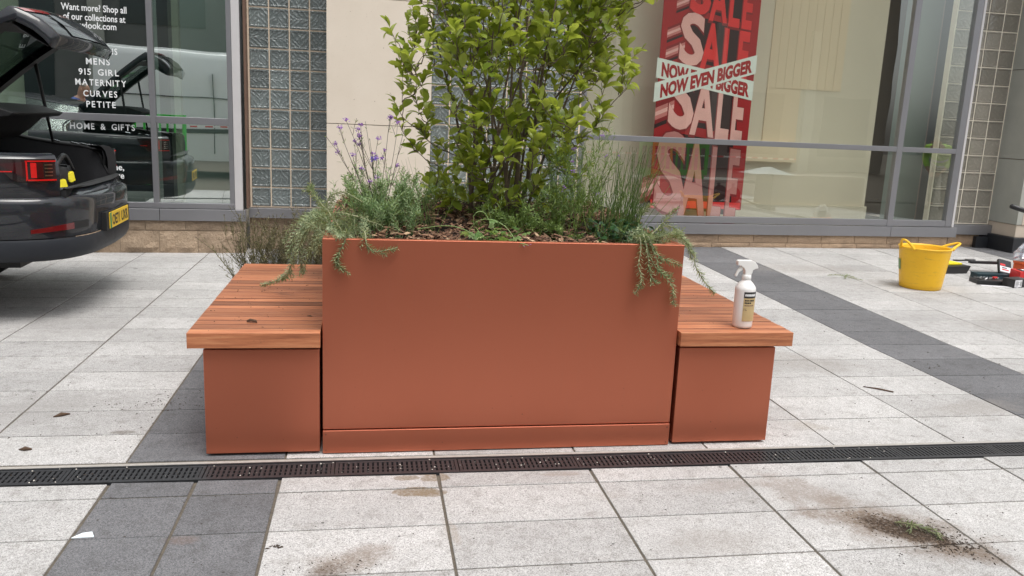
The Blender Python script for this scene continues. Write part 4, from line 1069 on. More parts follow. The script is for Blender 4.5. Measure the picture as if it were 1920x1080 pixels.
b4 = thing('hard_case', 'orange tool case behind the red box', 'tool case', (7.0, 7.85, 0))
rbox('case_body', M_or, b4, 7.03, 7.60, .36, .20, .13, R(-5)); rbox('case_lid', M_or, b4, 7.03, 7.60, .37, .21, .022, R(-5), z0=.132); rbox('latch', M_blk, b4, 6.93, 7.495, .04, .012, .04, R(-5), z0=.105)
cb = thing('plastic_bag', 'crumpled clear plastic bag standing on the orange tool case at the right edge', 'plastic bag', (7.0, 7.65, .18))
mb = MB(); PP = []
for i in range(9):
    row = []
    for j in range(16):
        a = 2*math.pi*j/16; r = .14*(1-.75*(i/8)**1.6)*(1+.35*noise.noise(Vector((math.cos(a)*2, math.sin(a)*2, i*.5)))); row.append((6.93+r*math.cos(a), 7.64+r*.6*math.sin(a), .180+.20*i/8))
    row.append(row[0]); PP.append(row)
tt = NT('clear_film'); g1 = tt.n('BsdfGlossy', {'Color': c4(.9, .92, .95), 'Roughness': .12}); d1 = tt.n('BsdfDiffuse', {'Color': c4(.75, .77, .82)}); tr1 = tt.n('BsdfTransparent')
m1_ = tt.n('MixShader', {0: .5, 1: g1.outputs[0], 2: d1.outputs[0]}); m2_ = tt.n('MixShader', {0: .55, 1: tr1.outputs[0], 2: m1_.outputs[0]}); tt.t.links.new(m2_.outputs[0], tt.out.inputs[0])
mb.grid(PP).build('film', tt.m, cb, smooth=False, fixn=False)
rbox('bag_contents', simple('blue_packet', (.05, .09, .22), .5), cb, 6.93, 7.64, .12, .07, .10, .3, z0=.181)
hb = thing('broom', 'black tubular broom handle leaning in from the right edge of the picture', 'broom', (4.8, 4.9, 0))
MB().tube([(4.355, 5.0, .972), (4.47, 5.0, .942), (5.5, 5.0, .66), (7.6, 5.0, .05)], .0165, 14).build('handle', M_blk, hb, smooth=True)
MB().lathe([(.001, 0), (.0105, 0), (.0105, .002), (.001, .002)], 0, 0, 12)
rbox('broom_head', M_blk, hb, 7.7, 5.0, .10, .45, .07, 0)

# cuttings and crumbs
def cutting(name, label, pts, r):
    th = thing(name, label, 'plant cutting', pts[0][0]); st = MB(); lv = MB()
    for P in pts:
        Q = smoothpath(P); st.tube(Q, .0022, 4, .8); L = sum((a-b).length for a, b in zip(Q, Q[1:])); needles(lv, Q, int(L*260), .026, .004, .7, r)
    st.build('stem', M_roset, th); lv.build('needles', M_rose, th, fixn=False)['kind'] = 'stuff'
cutting('rosemary_cutting', 'rosemary cutting lying on the pale paving to the left of the yellow tub', [[(4.56, 7.50, .01), (4.64, 7.42, .03), (4.70, 7.36, .02), (4.80, 7.26, .01)], [(4.66, 7.34, .01), (4.72, 7.42, .03), (4.80, 7.40, .01)]], random.Random(2))
cutting('rosemary_cutting', 'pale green cutting lying in the small spill of soil on the front paving', [[(1.925, 2.52, .006), (1.955, 2.475, .022), (1.99, 2.455, .015), (2.03, 2.40, .006)], [(1.965, 2.50, .006), (1.95, 2.46, .02), (1.93, 2.44, .006)], [(2.0, 2.47, .006), (2.02, 2.425, .02), (2.015, 2.39, .006)]], random.Random(6))
cr = MB(); rc = random.Random(12)
def crumb(x, y, s, z=0.):
    vs = [Vector((rc.uniform(-1, 1), rc.uniform(-1, 1), 0)).normalized()*s*rc.uniform(.5, 1) for _ in range(1)]
    a0 = rc.uniform(0, 6); st = 1+rc.random()*1.6
    ring = [(x+s*st*math.cos(a0)*math.cos(t)-s*math.sin(a0)*math.sin(t)*.7, y+s*st*math.sin(a0)*math.cos(t)+s*math.cos(a0)*math.sin(t)*.7, z) for t in (0, 1.3, 2.5, 3.8, 5)]
    cr.add(ring+[(x, y, z+s*.8)], [(0, 1, 5), (1, 2, 5), (2, 3, 5), (3, 4, 5), (4, 0, 5)])
for i in range(900):
    k = rc.gauss(0, 1); q = rc.gauss(0, 1); x = 1.975+.075*k+.03*q; y = 2.435-.062*k+.035*q; crumb(x, y, rc.uniform(.0012, .0045))
for i in range(60): crumb(2.0+rc.gauss(0, .2), 2.45+rc.gauss(0, .16), rc.uniform(.0012, .0035))
for i in range(60): crumb(-.12+rc.gauss(0, .10), 2.39+rc.gauss(0, .05), rc.uniform(.0012, .0035))
for i in range(16): crumb(-.29+rc.gauss(0, .012), 2.55+rc.gauss(0, .006), rc.uniform(.002, .005))
for i in range(190): crumb(rc.uniform(-.95, 2.9), rc.uniform(2.2, 3.06), rc.uniform(.001, .003))
for i in range(130): crumb(rc.uniform(-2.2, -.7), rc.uniform(3.3, 4.4), rc.uniform(.0015, .004))
for i in range(80): crumb(-1.0+rc.gauss(0, .18), 3.95+rc.gauss(0, .05), rc.uniform(.0015, .004))
for i in range(150): crumb(rc.uniform(1.9, 4.2), rc.uniform(3.3, 6.5), rc.uniform(.002, .005))
for i in range(70): crumb(rc.uniform(-.69, -.2), 3.3+rc.random()**1*1.5, rc.uniform(.0012, .0035), .5305)
for i in range(30): crumb(rc.uniform(1.36, 1.8), rc.uniform(3.35, 4.2), rc.uniform(.0012, .003), .5305)
for i in range(110): crumb(rc.uniform(-1.5, 2.5), rc.uniform(3.10, 3.22), rc.uniform(.001, .003), .0)
o = cr.build('soil_crumbs', simple('crumb_soil', (.045, .03, .02), .9, var=.5, scale=90), None); tagp(o, 'dark crumbs of soil scattered over the paving and bench', 'soil', None, 'stuff')
sw = MB(); rc = random.Random(33)
for i in range(80):
    x = rc.uniform(-1.4, 2.6); y = rc.uniform(3.098, 3.222); s = rc.uniform(.0015, .0045); a = rc.uniform(0, 3)
    sw.add([(x-s, y, .002), (x, y-s*.8, .002), (x+s, y, .002), (x, y+s*.8, .002), (x, y, .002+s)], [(0, 1, 4), (1, 2, 4), (2, 3, 4), (3, 0, 4)])
o = sw.build('grit', simple('pale_grit', (.62, .58, .52), .8, var=.3, scale=90), None); tagp(o, 'pale bits of grit and bark caught on the drainage channel', 'grit', None, 'stuff')
def stick(name, label, P, rad, mat, cat='twig'):
    o = MB().tube(P, rad, 6).build(name, mat, None, smooth=True, loc=P[0]); tagp(o, label, cat)
M_bk = simple('bark_bit', (.085, .05, .03), .85, var=.4, scale=90)
stick('bark_piece', 'curled dark bit of bark lying on the left bench seat', [(-.50, 3.46, .534), (-.485, 3.45, .541), (-.465, 3.445, .538), (-.458, 3.44, .533)], [.004, .007, .006, .002], M_bk, 'bark')
stick('bark_piece', 'small bit of bark on the left seat near the planter wall', [(-.265, 3.56, .533), (-.25, 3.55, .536), (-.24, 3.545, .533)], [.001, .003, .001], M_bk, 'bark')
stick('twig', 'short dark twig lying on the pale paving to the right of the bench', [(2.78, 4.07, .002), (2.84, 4.02, .006), (2.90, 3.965, .004)], [.002, .005, .004], M_bk)
stick('leaf_litter', 'dry brown leaf on the pale paving at the far left of the drain', [(-1.40, 3.425, .002), (-1.375, 3.42, .008), (-1.35, 3.425, .003)], [.002, .010, .003], M_bk, 'dead leaf')
stick('leaf_litter', 'dry leaf on the left paving further from the drain', [(-1.40, 3.80, .002), (-1.37, 3.815, .008), (-1.34, 3.835, .003)], [.002, .010, .003], M_bk, 'dead leaf')
o = MB().add([(-.955, 2.665, .001), (-.885, 2.668, .0012), (-.90, 2.70, .003), (-.925, 2.683, .008), (-.955, 2.665, -.001), (-.885, 2.668, -.001)], [(0, 1, 3), (1, 2, 3), (0, 3, 2), (0, 4, 5, 1)]).build('paper_scrap', simple('scrap_paper', (.72, .80, .84), .6), None, loc=(-.92, 2.67, 0))
tagp(o, 'pale blue scrap of paper on the dark paving strip at the front left', 'paper scrap')
# ------------------------------------------------------------------ dark car with open tailgate
car = thing('parked_car', 'dark blue black hatchback with its tailgate raised and boot open, backed up beside the window', 'car', (-1.80, 6.30, 0), R(2.5))
def paint():
    t = NT('car_paint'); fl = t.n('TexVoronoi', {'Vector': t.pos(), 'Scale': 900.}).outputs['Color']
    t.principled(Base_Color=t.mix(.03, c4(.0055, .0075, .012), fl), Metallic=.0, Roughness=.5, **{'Specular IOR Level': .05, 'Coat Weight': 1., 'Coat Roughness': .015, 'Coat IOR': 1.5}); return t.m
M_paint = paint()
M_clad = simple('car_cladding', (.022, .025, .031), .5, .0, var=.1, spec=.3)
M_trim = simple('car_trim', (.010, .010, .011), .6, var=.2)
M_carpet = simple('boot_lining', (.010, .010, .012), .85, var=.3, scale=60)
M_cglass = glass('car_glass', .12, c4(.20, .24, .22))
M_redl = simple('lamp_red', (.60, .008, .008), .12, var=.1, coat=1); M_redd = simple('lamp_dark_red', (.12, .006, .008), .10, var=.1, coat=1); M_lampc = simple('lamp_black', (.02, .012, .013), .15, coat=1)
M_redk = simple('lamp_smoked_red', (.045, .004, .006), .10, var=.1, coat=1); M_chrome = simple('chrome', (.6, .6, .62), .12, 1.); M_tyre = simple('tyre', (.02, .02, .02), .8, bump=.2); M_rim = simple('wheel_rim', (.10, .10, .11), .3, .8)
half = smoothpath([(0, 0, 0), (-.012, .30, 0), (-.035, .50, 0), (-.095, .65, 0), (-.16, .73, 0), (-.25, .80, 0), (-.40, .86, 0), (-.65, .90, 0), (-1.0, .925, 0), (-1.8, .93, 0), (-2.8, .93, 0), (-3.6, .90, 0), (-4.1, .84, 0), (-4.4, .70, 0), (-4.55, .45, 0), (-4.6, 0, 0)], 4)
halfn = []
for i, p in enumerate(half):
    t_ = (half[min(i+1, len(half)-1)]-half[max(i-1, 0)]).normalized(); halfn.append(Vector((t_.y, -t_.x, 0)) if True else None)
def ring(off, z, lo=0, hi=None, sgn=None):
    """points of the plan outline offset outward by off; sgn -1 near side, +1 far side"""
    out = []
    for p, n in list(zip(half, halfn))[lo:hi]:
        q = p+n*off; out.append(Vector((q.x, sgn*q.y, z(p) if callable(z) else z)))
    return out
nv = next(i for i, p in enumerate(half) if p.y > .695 and p.x > -1)   # where the quarter panel begins
def both(levels, lo=0, hi=None):
    P = []
    for off, z in levels:
        a = ring(off, z, lo, hi, -1)[::-1]; b = ring(off, z, lo, hi, 1); P.append(a+b[1:])
    return P
wz = []
def arch(p):   # the body's lower edge rises over the wheels
    for c in (-1.02, -3.76):
        d = abs(p.x-c)
        if d < .40 and abs(p.y) > .5: return .33+math.sqrt(max(0, .16-d*d))*.97
    return .0
def zl(z0): return lambda p: max(z0, arch(p))
MB().grid(both([(-.16, zl(.42)), (-.06, zl(.40)), (-.02, zl(.412)), (.0, zl(.45)), (.004, zl(.53)), (-.002, zl(.545))])).build('lower_cladding', M_clad, car, smooth=True, local=True)
body = MB().grid(both([(-.014, zl(.548)), (-.012, zl(.56)), (-.004, zl(.62)), (.0, zl(.70)), (.002, zl(.765)), (-.006, zl(.79)), (-.030, zl(.806))])).build('body', M_paint, car, smooth=True, local=True)
MB().grid(both([(-.030, .806), (-.055, .812), (-.085, .845), (-.13, .852)], 0, nv+1)).build('bumper_step', M_paint, car, smooth=True, local=True)
def shz(p): return 1.075+.02*min(1, max(0, (-p.x-.2)/1.2))-(0 if p.x > -3.0 else .16*min(1, (-p.x-3.0)/1.2))
for sg, nm in ((-1, 'near'), (1, 'far')):
    P = []
    for off, f in ((-.030, 0), (-.022, .10), (-.012, .35), (-.014, .62), (-.030, .85), (-.06, .97), (-.10, 1.0), (-.145, .99)):
        P.append([Vector((p.x+n.x*off, sg*(p.y+n.y*off), .806+(shz(p)-.806)*f)) for p, n in list(zip(half, halfn))[nv:-12]])
    MB().grid(P).build('quarter_panel', M_paint, car, smooth=True, local=True)
    # rear closing face of the panel beside the boot opening
    e = [Q[0] for Q in P]; inn_ = [Vector((v.x-.05, v.y-sg*.05, v.z)) for v in e]
    MB().grid([e, inn_]).build('boot_edge', M_trim, car, smooth=True, local=True)
    # rubber seal and inner lining up along the opening
    rim_ = [(-.20, sg*.665, .85), (-.24, sg*.675, .93), (-.27, sg*.68, 1.01), (-.36, sg*.68, 1.055), (-.60, sg*.66, 1.085), (-.88, sg*.62, 1.15), (-1.08, sg*.57, 1.34)]
    MB().tube(smoothpath(rim_, 4), .014, 6).build('boot_seal', M_trim, car, smooth=True, local=True)
    sh_ = [(-.26, sg*.735, .86), (-.28, sg*.745, .95), (-.30, sg*.75, 1.05), (-.40, sg*.75, 1.085), (-.60, sg*.745, 1.10), (-.90, sg*.69, 1.165), (-1.12, sg*.62, 1.36)]
    MB().grid([smoothpath(rim_, 4), smoothpath(sh_, 4)]).build('pillar', M_trim if sg > 0 else M_paint, car, smooth=True, local=True)
    MB().grid([smoothpath([(x, y-sg*.01, z-.01) for x, y, z in rim_], 4), smoothpath([(x-.04, y*.92, z-.12) for x, y, z in rim_], 4), smoothpath([(x-.03, y*.84, .70) for x, y, z in rim_], 4)]).build('boot_side_lining', M_carpet, car, smooth=True, local=True)
    # wheels
    for wx in (-1.02 if sg < 0 else -1.22, -3.76):
        prof_ = [(.0, -.0), (.20, .01), (.23, .025), (.24, .0), (.315, -.002), (.335, -.03), (.34, -.10), (.335, -.19), (.30, -.21), (.0, -.21)]
        mb = MB(); mb.lathe([(r, -h) for r, h in prof_[3:9]], 0, 0, 28); mb.v = [(wx+x, sg*(.90-z) if False else sg*(.895-z), .34+y) for x, y, z in mb.v]
        w = mb.build('wheel', M_tyre, car, smooth=True, local=True)
        mb = MB(); mb.lathe([(.03, -.012), (.05, .0), (.06, .02)], 0, 0, 14)
        for q in range(5):
            a = q*2*math.pi/5
            for s_ in (-1, 1):
                mb.tube([(.03*math.cos(a), .03*math.sin(a), .005), (.225*math.cos(a+s_*.16), .225*math.sin(a+s_*.16), .0)], [.02, .014], 5)
        mb.lathe([(.222, .04), (.24, -.004), (.246, .03), (.236, .12)], 0, 0, 28)
        mb.v = [(wx+x, sg*(.895-z), .34+y) for x, y, z in mb.v]
        mb.build('rim', M_rim, w, smooth=True, local=True)
# underbody and boot
MB().box(-4.3, -.45, -.60, .60, .33, .42).build('underbody', M_trim, car, local=True)
bt = MB(); bt.box(-1.3, -.16, -.60, .60, .66, .70); bt.box(-1.32, -1.28, -.75, .75, .66, 1.15); bt.box(-.165, -.13, -.68, .68, .66, .846)
bt.build('boot_floor', M_carpet, car, local=True)
MB().tube([(-.14, -.66, .850), (-.125, 0, .850), (-.14, .66, .850)], .012, 6).build('boot_seal', M_trim, car, smooth=True, local=True)
# cabin
st_ = [(-.95, .62, 1.10, .02), (-1.06, .60, 1.37, .10), (-1.6, .64, 1.455, .2), (-2.2, .65, 1.475, .2), (-2.7, .64, 1.45, .2), (-3.1, .60, 1.33, .1), (-3.55, .58, 1.08, .02)]
gl_ = []; rf = []
for x, w_, z, _ in st_:
    gl_.append((x, w_, z))
for sg in (-1, 1):
    MB().grid([[(x, sg*.80, 1.075) for x, w_, z in gl_], [(x, sg*(w_+.03), z-.03) for x, w_, z in gl_]]).build('side_window', M_cglass, car, smooth=True, local=True, fixn=False)
MB().grid([[(x, s_*w_*k, z+(.02 if k < .9 else -.02 if k > .99 else 0)) for s_, k in ((-1, 1.05), (-1, .9), (-1, .5), (1, 0), (1, .5), (1, .9), (1, 1.05))] for x, w_, z in gl_[1:5]]).build('roof', M_paint, car, smooth=True, local=True)
MB().grid([[(x, s_*w_*k, z) for s_, k in ((-1, 1.05), (1, 0), (1, 1.05))] for x, w_, z in gl_[4:]]).build('windscreen', M_cglass, car, smooth=True, local=True)
MB().grid([[(x, y, z) for y in (-.75, -.4, 0, .4, .75)] for x, z in ((-3.5, 1.08), (-4.0, 1.0), (-4.4, .88), (-4.58, .76))]).build('bonnet', M_paint, car, smooth=True, local=True)
# quarter window sliver
# tail lamps wrapped on the rear corner
def onside(x, z, off=.010, sg=-1):
    for i in range(len(half)-1):
        a, b = half[i], half[i+1]
        if a.x >= x >= b.x and b.y > 0:
            k = (a.x-x)/max(1e-6, a.x-b.x); p = a.lerp(b, k); n = halfn[i].lerp(halfn[i+1], k); q = p+n*(off-.012); return Vector((q.x, sg*q.y, z))
    return Vector((x, sg*.93, z))
def side_patch(name, mat, topf, botf, x0, x1, off, sg=-1, par=car, n=14):
    P = []
    for i in range(n+1):
        x = x0+(x1-x0)*i/n; zt, zb = topf(i/n), botf(i/n); P.append([onside(x, zb+(zt-zb)*k/3, off, sg) for k in range(4)])
    mb = MB(); mb.grid(P); edge = [r[0] for r in P]+[P[-1][1], P[-1][2]]+[r[3] for r in P][::-1]+[P[0][2], P[0][1]]
    inn2 = [Vector((v.x-.008, v.y*.985, v.z)) for v in edge]; mb.grid([edge+[edge[0]], inn2+[inn2[0]]])
    return mb.build(name, mat, par, smooth=True, local=True, fixn=False)
for sg in (-1, 1):
    lp_ = side_patch('tail_lamp', M_lampc, lambda u: 1.045, lambda u: .905+.13*max(0, (u-.62)/.38)**1.5, -.165, -.46, .016, sg)
    side_patch('lamp_band', M_redk, lambda u: 1.028-.012*u, lambda u: .925+.085*u, -.30, -.435, .0185, sg, lp_)
    side_patch('lamp_bar', M_redl, lambda u: 1.036, lambda u: 1.028, -.165, -.305, .0215, sg, lp_)
    side_patch('lamp_bar', M_redl, lambda u: .921, lambda u: .912, -.165, -.305, .0215, sg, lp_)
    side_patch('lamp_bar', M_redl, lambda u: 1.036, lambda u: .912, -.295, -.303, .0215, sg, lp_)
    side_patch('lamp_bar', M_redl, lambda u: 1.022, lambda u: .93, -.252, -.280, .0205, sg, lp_)
    side_patch('lamp_band', M_redk, lambda u: 1.022, lambda u: .93, -.22, -.250, .0205, sg, lp_)
    side_patch('lamp_bar', M_redl, lambda u: .972, lambda u: .965, -.37, -.43, .0205, sg, lp_)
    for q in range(4): side_patch('lamp_fin', M_chrome, lambda u: .947+.022*q, lambda u: .940+.022*q, -.180, -.215, .0225, sg, lp_, 3)
    side_patch('reflector', M_redd, lambda u: .640-.032*u, lambda u: .600-.015*u, -.10, -.30, .0155, sg)
    side_patch('bumper_groove', M_trim, lambda u: .645-.0*u, lambda u: .600, -.045, -.10, .012, sg)
# number plate
MB().box(-.028, .012, -.32, .32, .54, .665).build('plate_recess', M_trim, car, local=True)
plb = MB().box(.012, .020, -.26, .26, .548, .658).build('number_plate', simple('plate_yellow', (.80, .52, .03), .4, var=.04), car, bevel=.002, local=True)
MB().box(.0200, .0207, -.26, -.222, .549, .657).build('plate_band', simple('plate_green', (.02, .22, .07), .4), plb, local=True)
mb = MB(); put_text(mb, 'OE71 UXR', lambda u, v: (.0212, -.205+.445*u, .568+.072*v), .028); mb.build('plate_lettering', M_labd, plb, local=True, fixn=False)
# boot lip cover
MB().grid([[(-.165+.0, y, .853), (-.10, y, .858), (-.075-.12*(abs(y)/.7)**4, y, .848)] for y in [(-.68+.136*i) for i in range(11)]]).build('boot_sill', M_trim, car, smooth=True, local=True)
# raised tailgate: outer skin from hinge to spoiler to lower lip
def tgate(k, v, inner=0.):
    # k 0 hinge .. 1 spoiler edge .. 2 lower lip
    w0 = .56+.14*min(1, k*1.1); y = v*w0
    bul = .06*(1-v*v)
    if k <= 1: x = -1.05+(.73+bul)*k; z = 1.36+.53*k+.03*math.sin(k*3.14)+.03*(1-v*v)*k; nx, nz = .45, -.89
    else:
        q = k-1; x = -.32+bul+.24*q+.03*math.sin(q*3.14); z = 1.89+.03*(1-v*v)*(1-q)-.115*q+.015*math.sin(q*3.14); nx, nz = -.45, -.89
        y = v*(.70-.02*q)
    sh = min(1, k); return Vector((x+nx*inner-.05*sh, y, z+nz*inner+.055*sh-.045*max(0, k-1)))
VS = [-1, -.9, -.78, -.5, -.2, .2, .5, .78, .9, 1]; KS = [0, .12, .25, .45, .62, .74, .8, .9, 1, 1.12, 1.3, 1.5, 1.75, 1.9, 2]
tgo = MB(); tgg = MB(); tgi = MB()
for i in range(len(KS)-1):
    for j in range(len(VS)-1):
        k0, k1, v0, v1 = KS[i], KS[i+1], VS[j], VS[j+1]; gw = (k1 <= .80 and k0 >= .12 and abs(v0+v1)/2 < .78)
        q = [tgate(k0, v0), tgate(k0, v1), tgate(k1, v1), tgate(k1, v0)]
        (tgg if gw else tgo).add(q, [(0, 1, 2, 3)])
        if not gw:
            t_in = .055 if (k0+k1)/2 < .95 else .075
            tgi.add([tgate(k0, v0*.985, t_in), tgate(k0, v1*.985, t_in), tgate(k1, v1*.985, t_in), tgate(k1, v0*.985, t_in)], [(3, 2, 1, 0)])
# closing edges
loopo = [tgate(k, -1) for k in KS]+[tgate(2, v) for v in VS[1:]]+[tgate(k, 1) for k in KS[::-1][1:]]+[tgate(0, v) for v in VS[::-1][1:]]
loopi = [tgate(k, -.985, .055 if k < .95 else .075) for k in KS]+[tgate(2, v*.985, .075) for v in VS[1:]]+[tgate(k, .985, .055 if k < .95 else .075) for k in KS[::-1][1:]]+[tgate(0, v*.985, .055) for v in VS[::-1][1:]]
tgo.grid([loopo, loopi])
def weld(o, d=.0005):
    bm = bmesh.new(); bm.from_mesh(o.data); bmesh.ops.remove_doubles(bm, verts=bm.verts, dist=d); bm.to_mesh(o.data); bm.free(); return o
tgate_o = weld(tgo.build('tailgate', M_paint, car, smooth=True, local=True, fixn=False))
weld(tgi.build('tailgate_lining', M_trim, tgate_o, smooth=True, local=True, fixn=False))
weld(tgg.build('rear_window', M_cglass, tgate_o, smooth=True, local=True, fixn=False))
def gp(k0, k1, v0, v1, mat, name, off=-.006, n=6):
    mb = MB(); mb.grid([[tgate(k0+(k1-k0)*a/2, v0+(v1-v0)*b/n, off) for b in range(n+1)] for a in range(3)]); return mb.build(name, mat, tgate_o, smooth=True, local=True, fixn=False)
gp(1.10, 1.24, -.98, -.50, M_redl, 'light_bar'); gp(1.10, 1.22, -.2, .55, M_redl, 'light_bar'); gp(1.10, 1.22, .55, .98, M_redd, 'light_bar')
gp(1.04, 1.10, -.98, .98, M_lampc, 'light_bar_housing', -.004, 10); gp(1.30, 1.92, -.62, .62, M_paint, 'tailgate_panel', -.008, 10)
for sg in (-1, 1): MB().tube([(-.58, sg*.64, 1.09), (-.66, sg*.60, 1.72)], [.010, .014], 8).build('gas_strut', M_trim, car, smooth=True, local=True)
# inner trim hump and latch under the lip
MB().grid([[tgate(k, v, .075+.055*math.sin((k-1)/1.0*3.14)*(1-.3*v*v)) for v in VS] for k in (1, 1.15, 1.35, 1.6, 1.8, 1.95)]).build('tailgate_handle_trim', M_trim, tgate_o, smooth=True, local=True)
# load cover hung in the opening
MB().prism([(-1.1, 1.36), (-.80, 1.37), (-.60, 1.36), (-.45, 1.315), (-.48, 1.29), (-.60, 1.27), (-.68, 1.19), (-.78, 1.12), (-1.1, 1.10)], lambda u, v, n: (u, n, v), -.50, .50).build('parcel_shelf', M_trim, car, bevel=.01, local=True)
# chrome catches on the far rim
mb = MB()
for x, z in ((-.55, 1.09), (-.42, 1.075), (-.35, 1.068), (-.30, 1.045)): mb.tube([(x, .70, z), (x-.05, .70, z+.012)], .008, 5)
mb.build('catches', M_chrome, car, local=True)
MB().grid([[(-.30, .70, 1.06), (-.215, .70, 1.05), (-.205, .70, .99), (-.215, .70, .93)], [(-.30, .62, 1.05), (-.235, .64, 1.035), (-.225, .64, .98), (-.23, .64, .92)]]).build('far_lamp_back', M_trim, car, smooth=True, local=True)
# tool bag in the boot
bag = thing('tool_bag', 'black and yellow tool bag lying in the open boot of the car', 'tool bag', (-2.35, 6.2, .70))
def bc(u, v, w): return (-2.42+.34*u+.03*v, 5.93+.55*v, .71+.26*w)
P = [[bc(.5+.5*math.cos(a)*(1-.1*h), .5+.5*math.sin(a), h+.08*noise.noise(Vector((a, h*3, 1)))) for a in [2*math.pi*i/14 for i in range(15)]] for h in (0, .3, .7, .95)]
MB().grid(P+[[bc(.5, .5, 1.0)]*15]).build('bag_body', M_blk, bag, smooth=True)
for u0, v0, w0, du, dv, dw in ((.96, .20, .38, .10, .16, .26), (.98, .48, .52, .08, .10, .30), (.80, .22, .84, .20, .10, .10)):
    MB().add([bc(u0, v0, w0), bc(u0+du*.3, v0+dv, w0+.04), bc(u0-du*.2, v0+dv*1.1, w0+dw), bc(u0-du, v0+.02, w0+dw*.8), bc(u0+.06, v0, w0-.01), bc(u0+du*.3+.06, v0+dv, w0+.03), bc(u0-du*.2+.06, v0+dv*1.1, w0+dw-.02), bc(u0-du+.06, v0+.02, w0+dw*.8-.02)], BOXF).build('yellow_panel', M_yb, bag, bevel=.006)
MB().tube(smoothpath([bc(.9, .1, .7), bc(.95, .3, 1.15), bc(.9, .55, 1.2), bc(.9, .75, .8)], 4), .018, 6).build('strap', M_blk, bag, smooth=True)
MB().tube(smoothpath([bc(1.08, .15, .15), bc(1.12, .35, .35), bc(1.1, .55, .15)], 4), .010, 6).build('clip', M_wc, bag, smooth=True)

# ------------------------------------------------------------------ the street behind the camera (seen in the glass)
ob = thing('opposite_building', 'dark stone building across the street reflected in the shop windows', 'building', (0, -9, 0))
M_obw = simple('dark_stone_wall', (.13, .13, .125), .8, var=.2, scale=2); M_obg = simple('dark_window', (.02, .028, .03), .12)
MB().box(-22, -.6, -10, -9, 0, 9).build('wall', M_obw, ob)
M_obp = simple('pale_render', (.20, .19, .17), .8, var=.12, scale=2)
MB().box(-.6, 22, -10, -9.0, 0, 6.6).build('wall', M_obp, ob)  # right half shaped lower than the left so more sky lights the planter
for i in range(11):
    for j in range(3 if -20+i*3.9 < -3 else 1):
        w = MB().box(-20+i*3.9, -17.8+i*3.9, -9.0, -8.97, .6+j*3, 2.8+j*3).build('window', M_obg, ob)
    MB().box(-21+i*3.9+.15, -20.6+i*3.9+.15, -8.99, -8.85, 0, 9 if i < 5 else 5.1).build('pilaster', M_conc, ob)
van = thing('white_van', 'large white panel van parked behind the camera and reflected in the left window', 'van', (-2.8, 0, 0))
M_van = simple('van_white', (.78, .80, .80), .25, var=.02, coat=.5)
vp = [(.66, .35), (.68, .9), (.66, 1.35), (.60, 1.9), (.53, 2.30), (.44, 2.44), (.2, 2.50), (-.6, 2.51), (-1.1, 2.44), (-1.22, 2.3), (-1.3, 1.3), (-1.32, .35)]
VD = -1.58
vs_ = [(-3.95, .90, .0), (-3.88, .985, .0), (-3.7, 1, 0), (-2.3, 1, 0), (-.3, 1, 0), (.1, .97, .0), (.6, .78, 0), (.95, .50, 0), (1.3, .45, 0)]
P = []
for x, k, _ in vs_: P.append([(x, -.32+VD+(y+.32)*(.98 if k < 1 else 1), min(z, .35+(2.16)*k) if z > .4 else z) for y, z in vp])
MB().grid(P).add([p for p in P[0]], [tuple(range(len(vp)))]).add([p for p in P[-1]], [tuple(range(len(vp)))]).build('van_body', M_van, van, smooth=False, bevel=.02)
MB().box(-3.8, .6, .681+VD, .70+VD, .90, .98).build('rubbing_strip', M_blk, van, bevel=.004)
MB().box(-3.8, -1.0, .640+VD, .664+VD, 1.56, 1.575).build('door_track', M_blk, van)
for x in (-2.9, -1.8, -.6): MB().box(x-.006, x+.006, .50+VD, .686+VD, .5, 2.05).build('door_seam', M_blk, van)
for x in (-3.2, .2):
    mb = MB(); mb.lathe([(.0, 0), (.2, 0), (.33, .0), (.34, -.03), (.34, -.2)], 0, 0, 24); mb.v = [(x+a, .69+VD+c, .34+b) for a, b, c in mb.v]; mb.build('wheel', M_tyre, van, smooth=True)
M_bgreen = simple('barrier_green', (.04, .50, .05), .4, var=.08)
def barrier(name, label, x0, x1, y, z0, z1, rz=0):
    th = thing(name, label, 'barrier', ((x0+x1)/2, y, z0), 0, 'green plastic barriers')
    f = MB(); f.box(x0, x1, y-.02, y+.02, z1-.14, z1); f.box(x0, x1, y-.02, y+.02, z0+.02, z0+.12); f.box(x0, x0+.07, y-.02, y+.02, z0+.12, z1-.14); f.box(x1-.07, x1, y-.02, y+.02, z0+.12, z1-.14)
    f.build('frame', M_bgreen, th, bevel=.008); n = int((x1-x0)/.13)
    for i in range(1, n): MB().box(x0+.07+i*(x1-x0-.14)/n-.018, x0+.07+i*(x1-x0-.14)/n+.018, y-.012, y+.012, z0+.12, z1-.14).build('bar', M_bgreen, th)
    MB().box(x0+.2, x0+.28, y-.25, y+.25, z0-.03, z0+.03).build('foot', M_bgreen, th); MB().box(x1-.28, x1-.2, y-.25, y+.25, z0-.03, z0+.03).build('foot', M_bgreen, th)
tr_ = thing('flat_trolley', 'grey flat trolley reflected in the right window', 'trolley', (6.6, 3.8, 0))
MB().box(5.5, 8.0, 3.4, 4.1, .40, .46).build('deck', M_conc, tr_, bevel=.01)
for x in (5.8, 7.6):
    for y in (3.5, 4.0):
        mb = MB(); mb.lathe([(.0, .02), (.15, .02), (.16, 0), (.15, -.03), (.0, -.03)], 0, 0, 16); mb.v = [(x+a, y+c, .16+b) for a, b, c in mb.v]; mb.build('wheel', M_tyre, tr_, smooth=True)
        MB().box(x-.03, x+.03, y-.06, y-.04, .16, .38).build('leg', M_alu_d, tr_)
barrier('plastic_barrier', 'green plastic barrier standing on the grey trolley, reflected in the right window', 5.6, 7.1, 3.85, .495, 1.18)
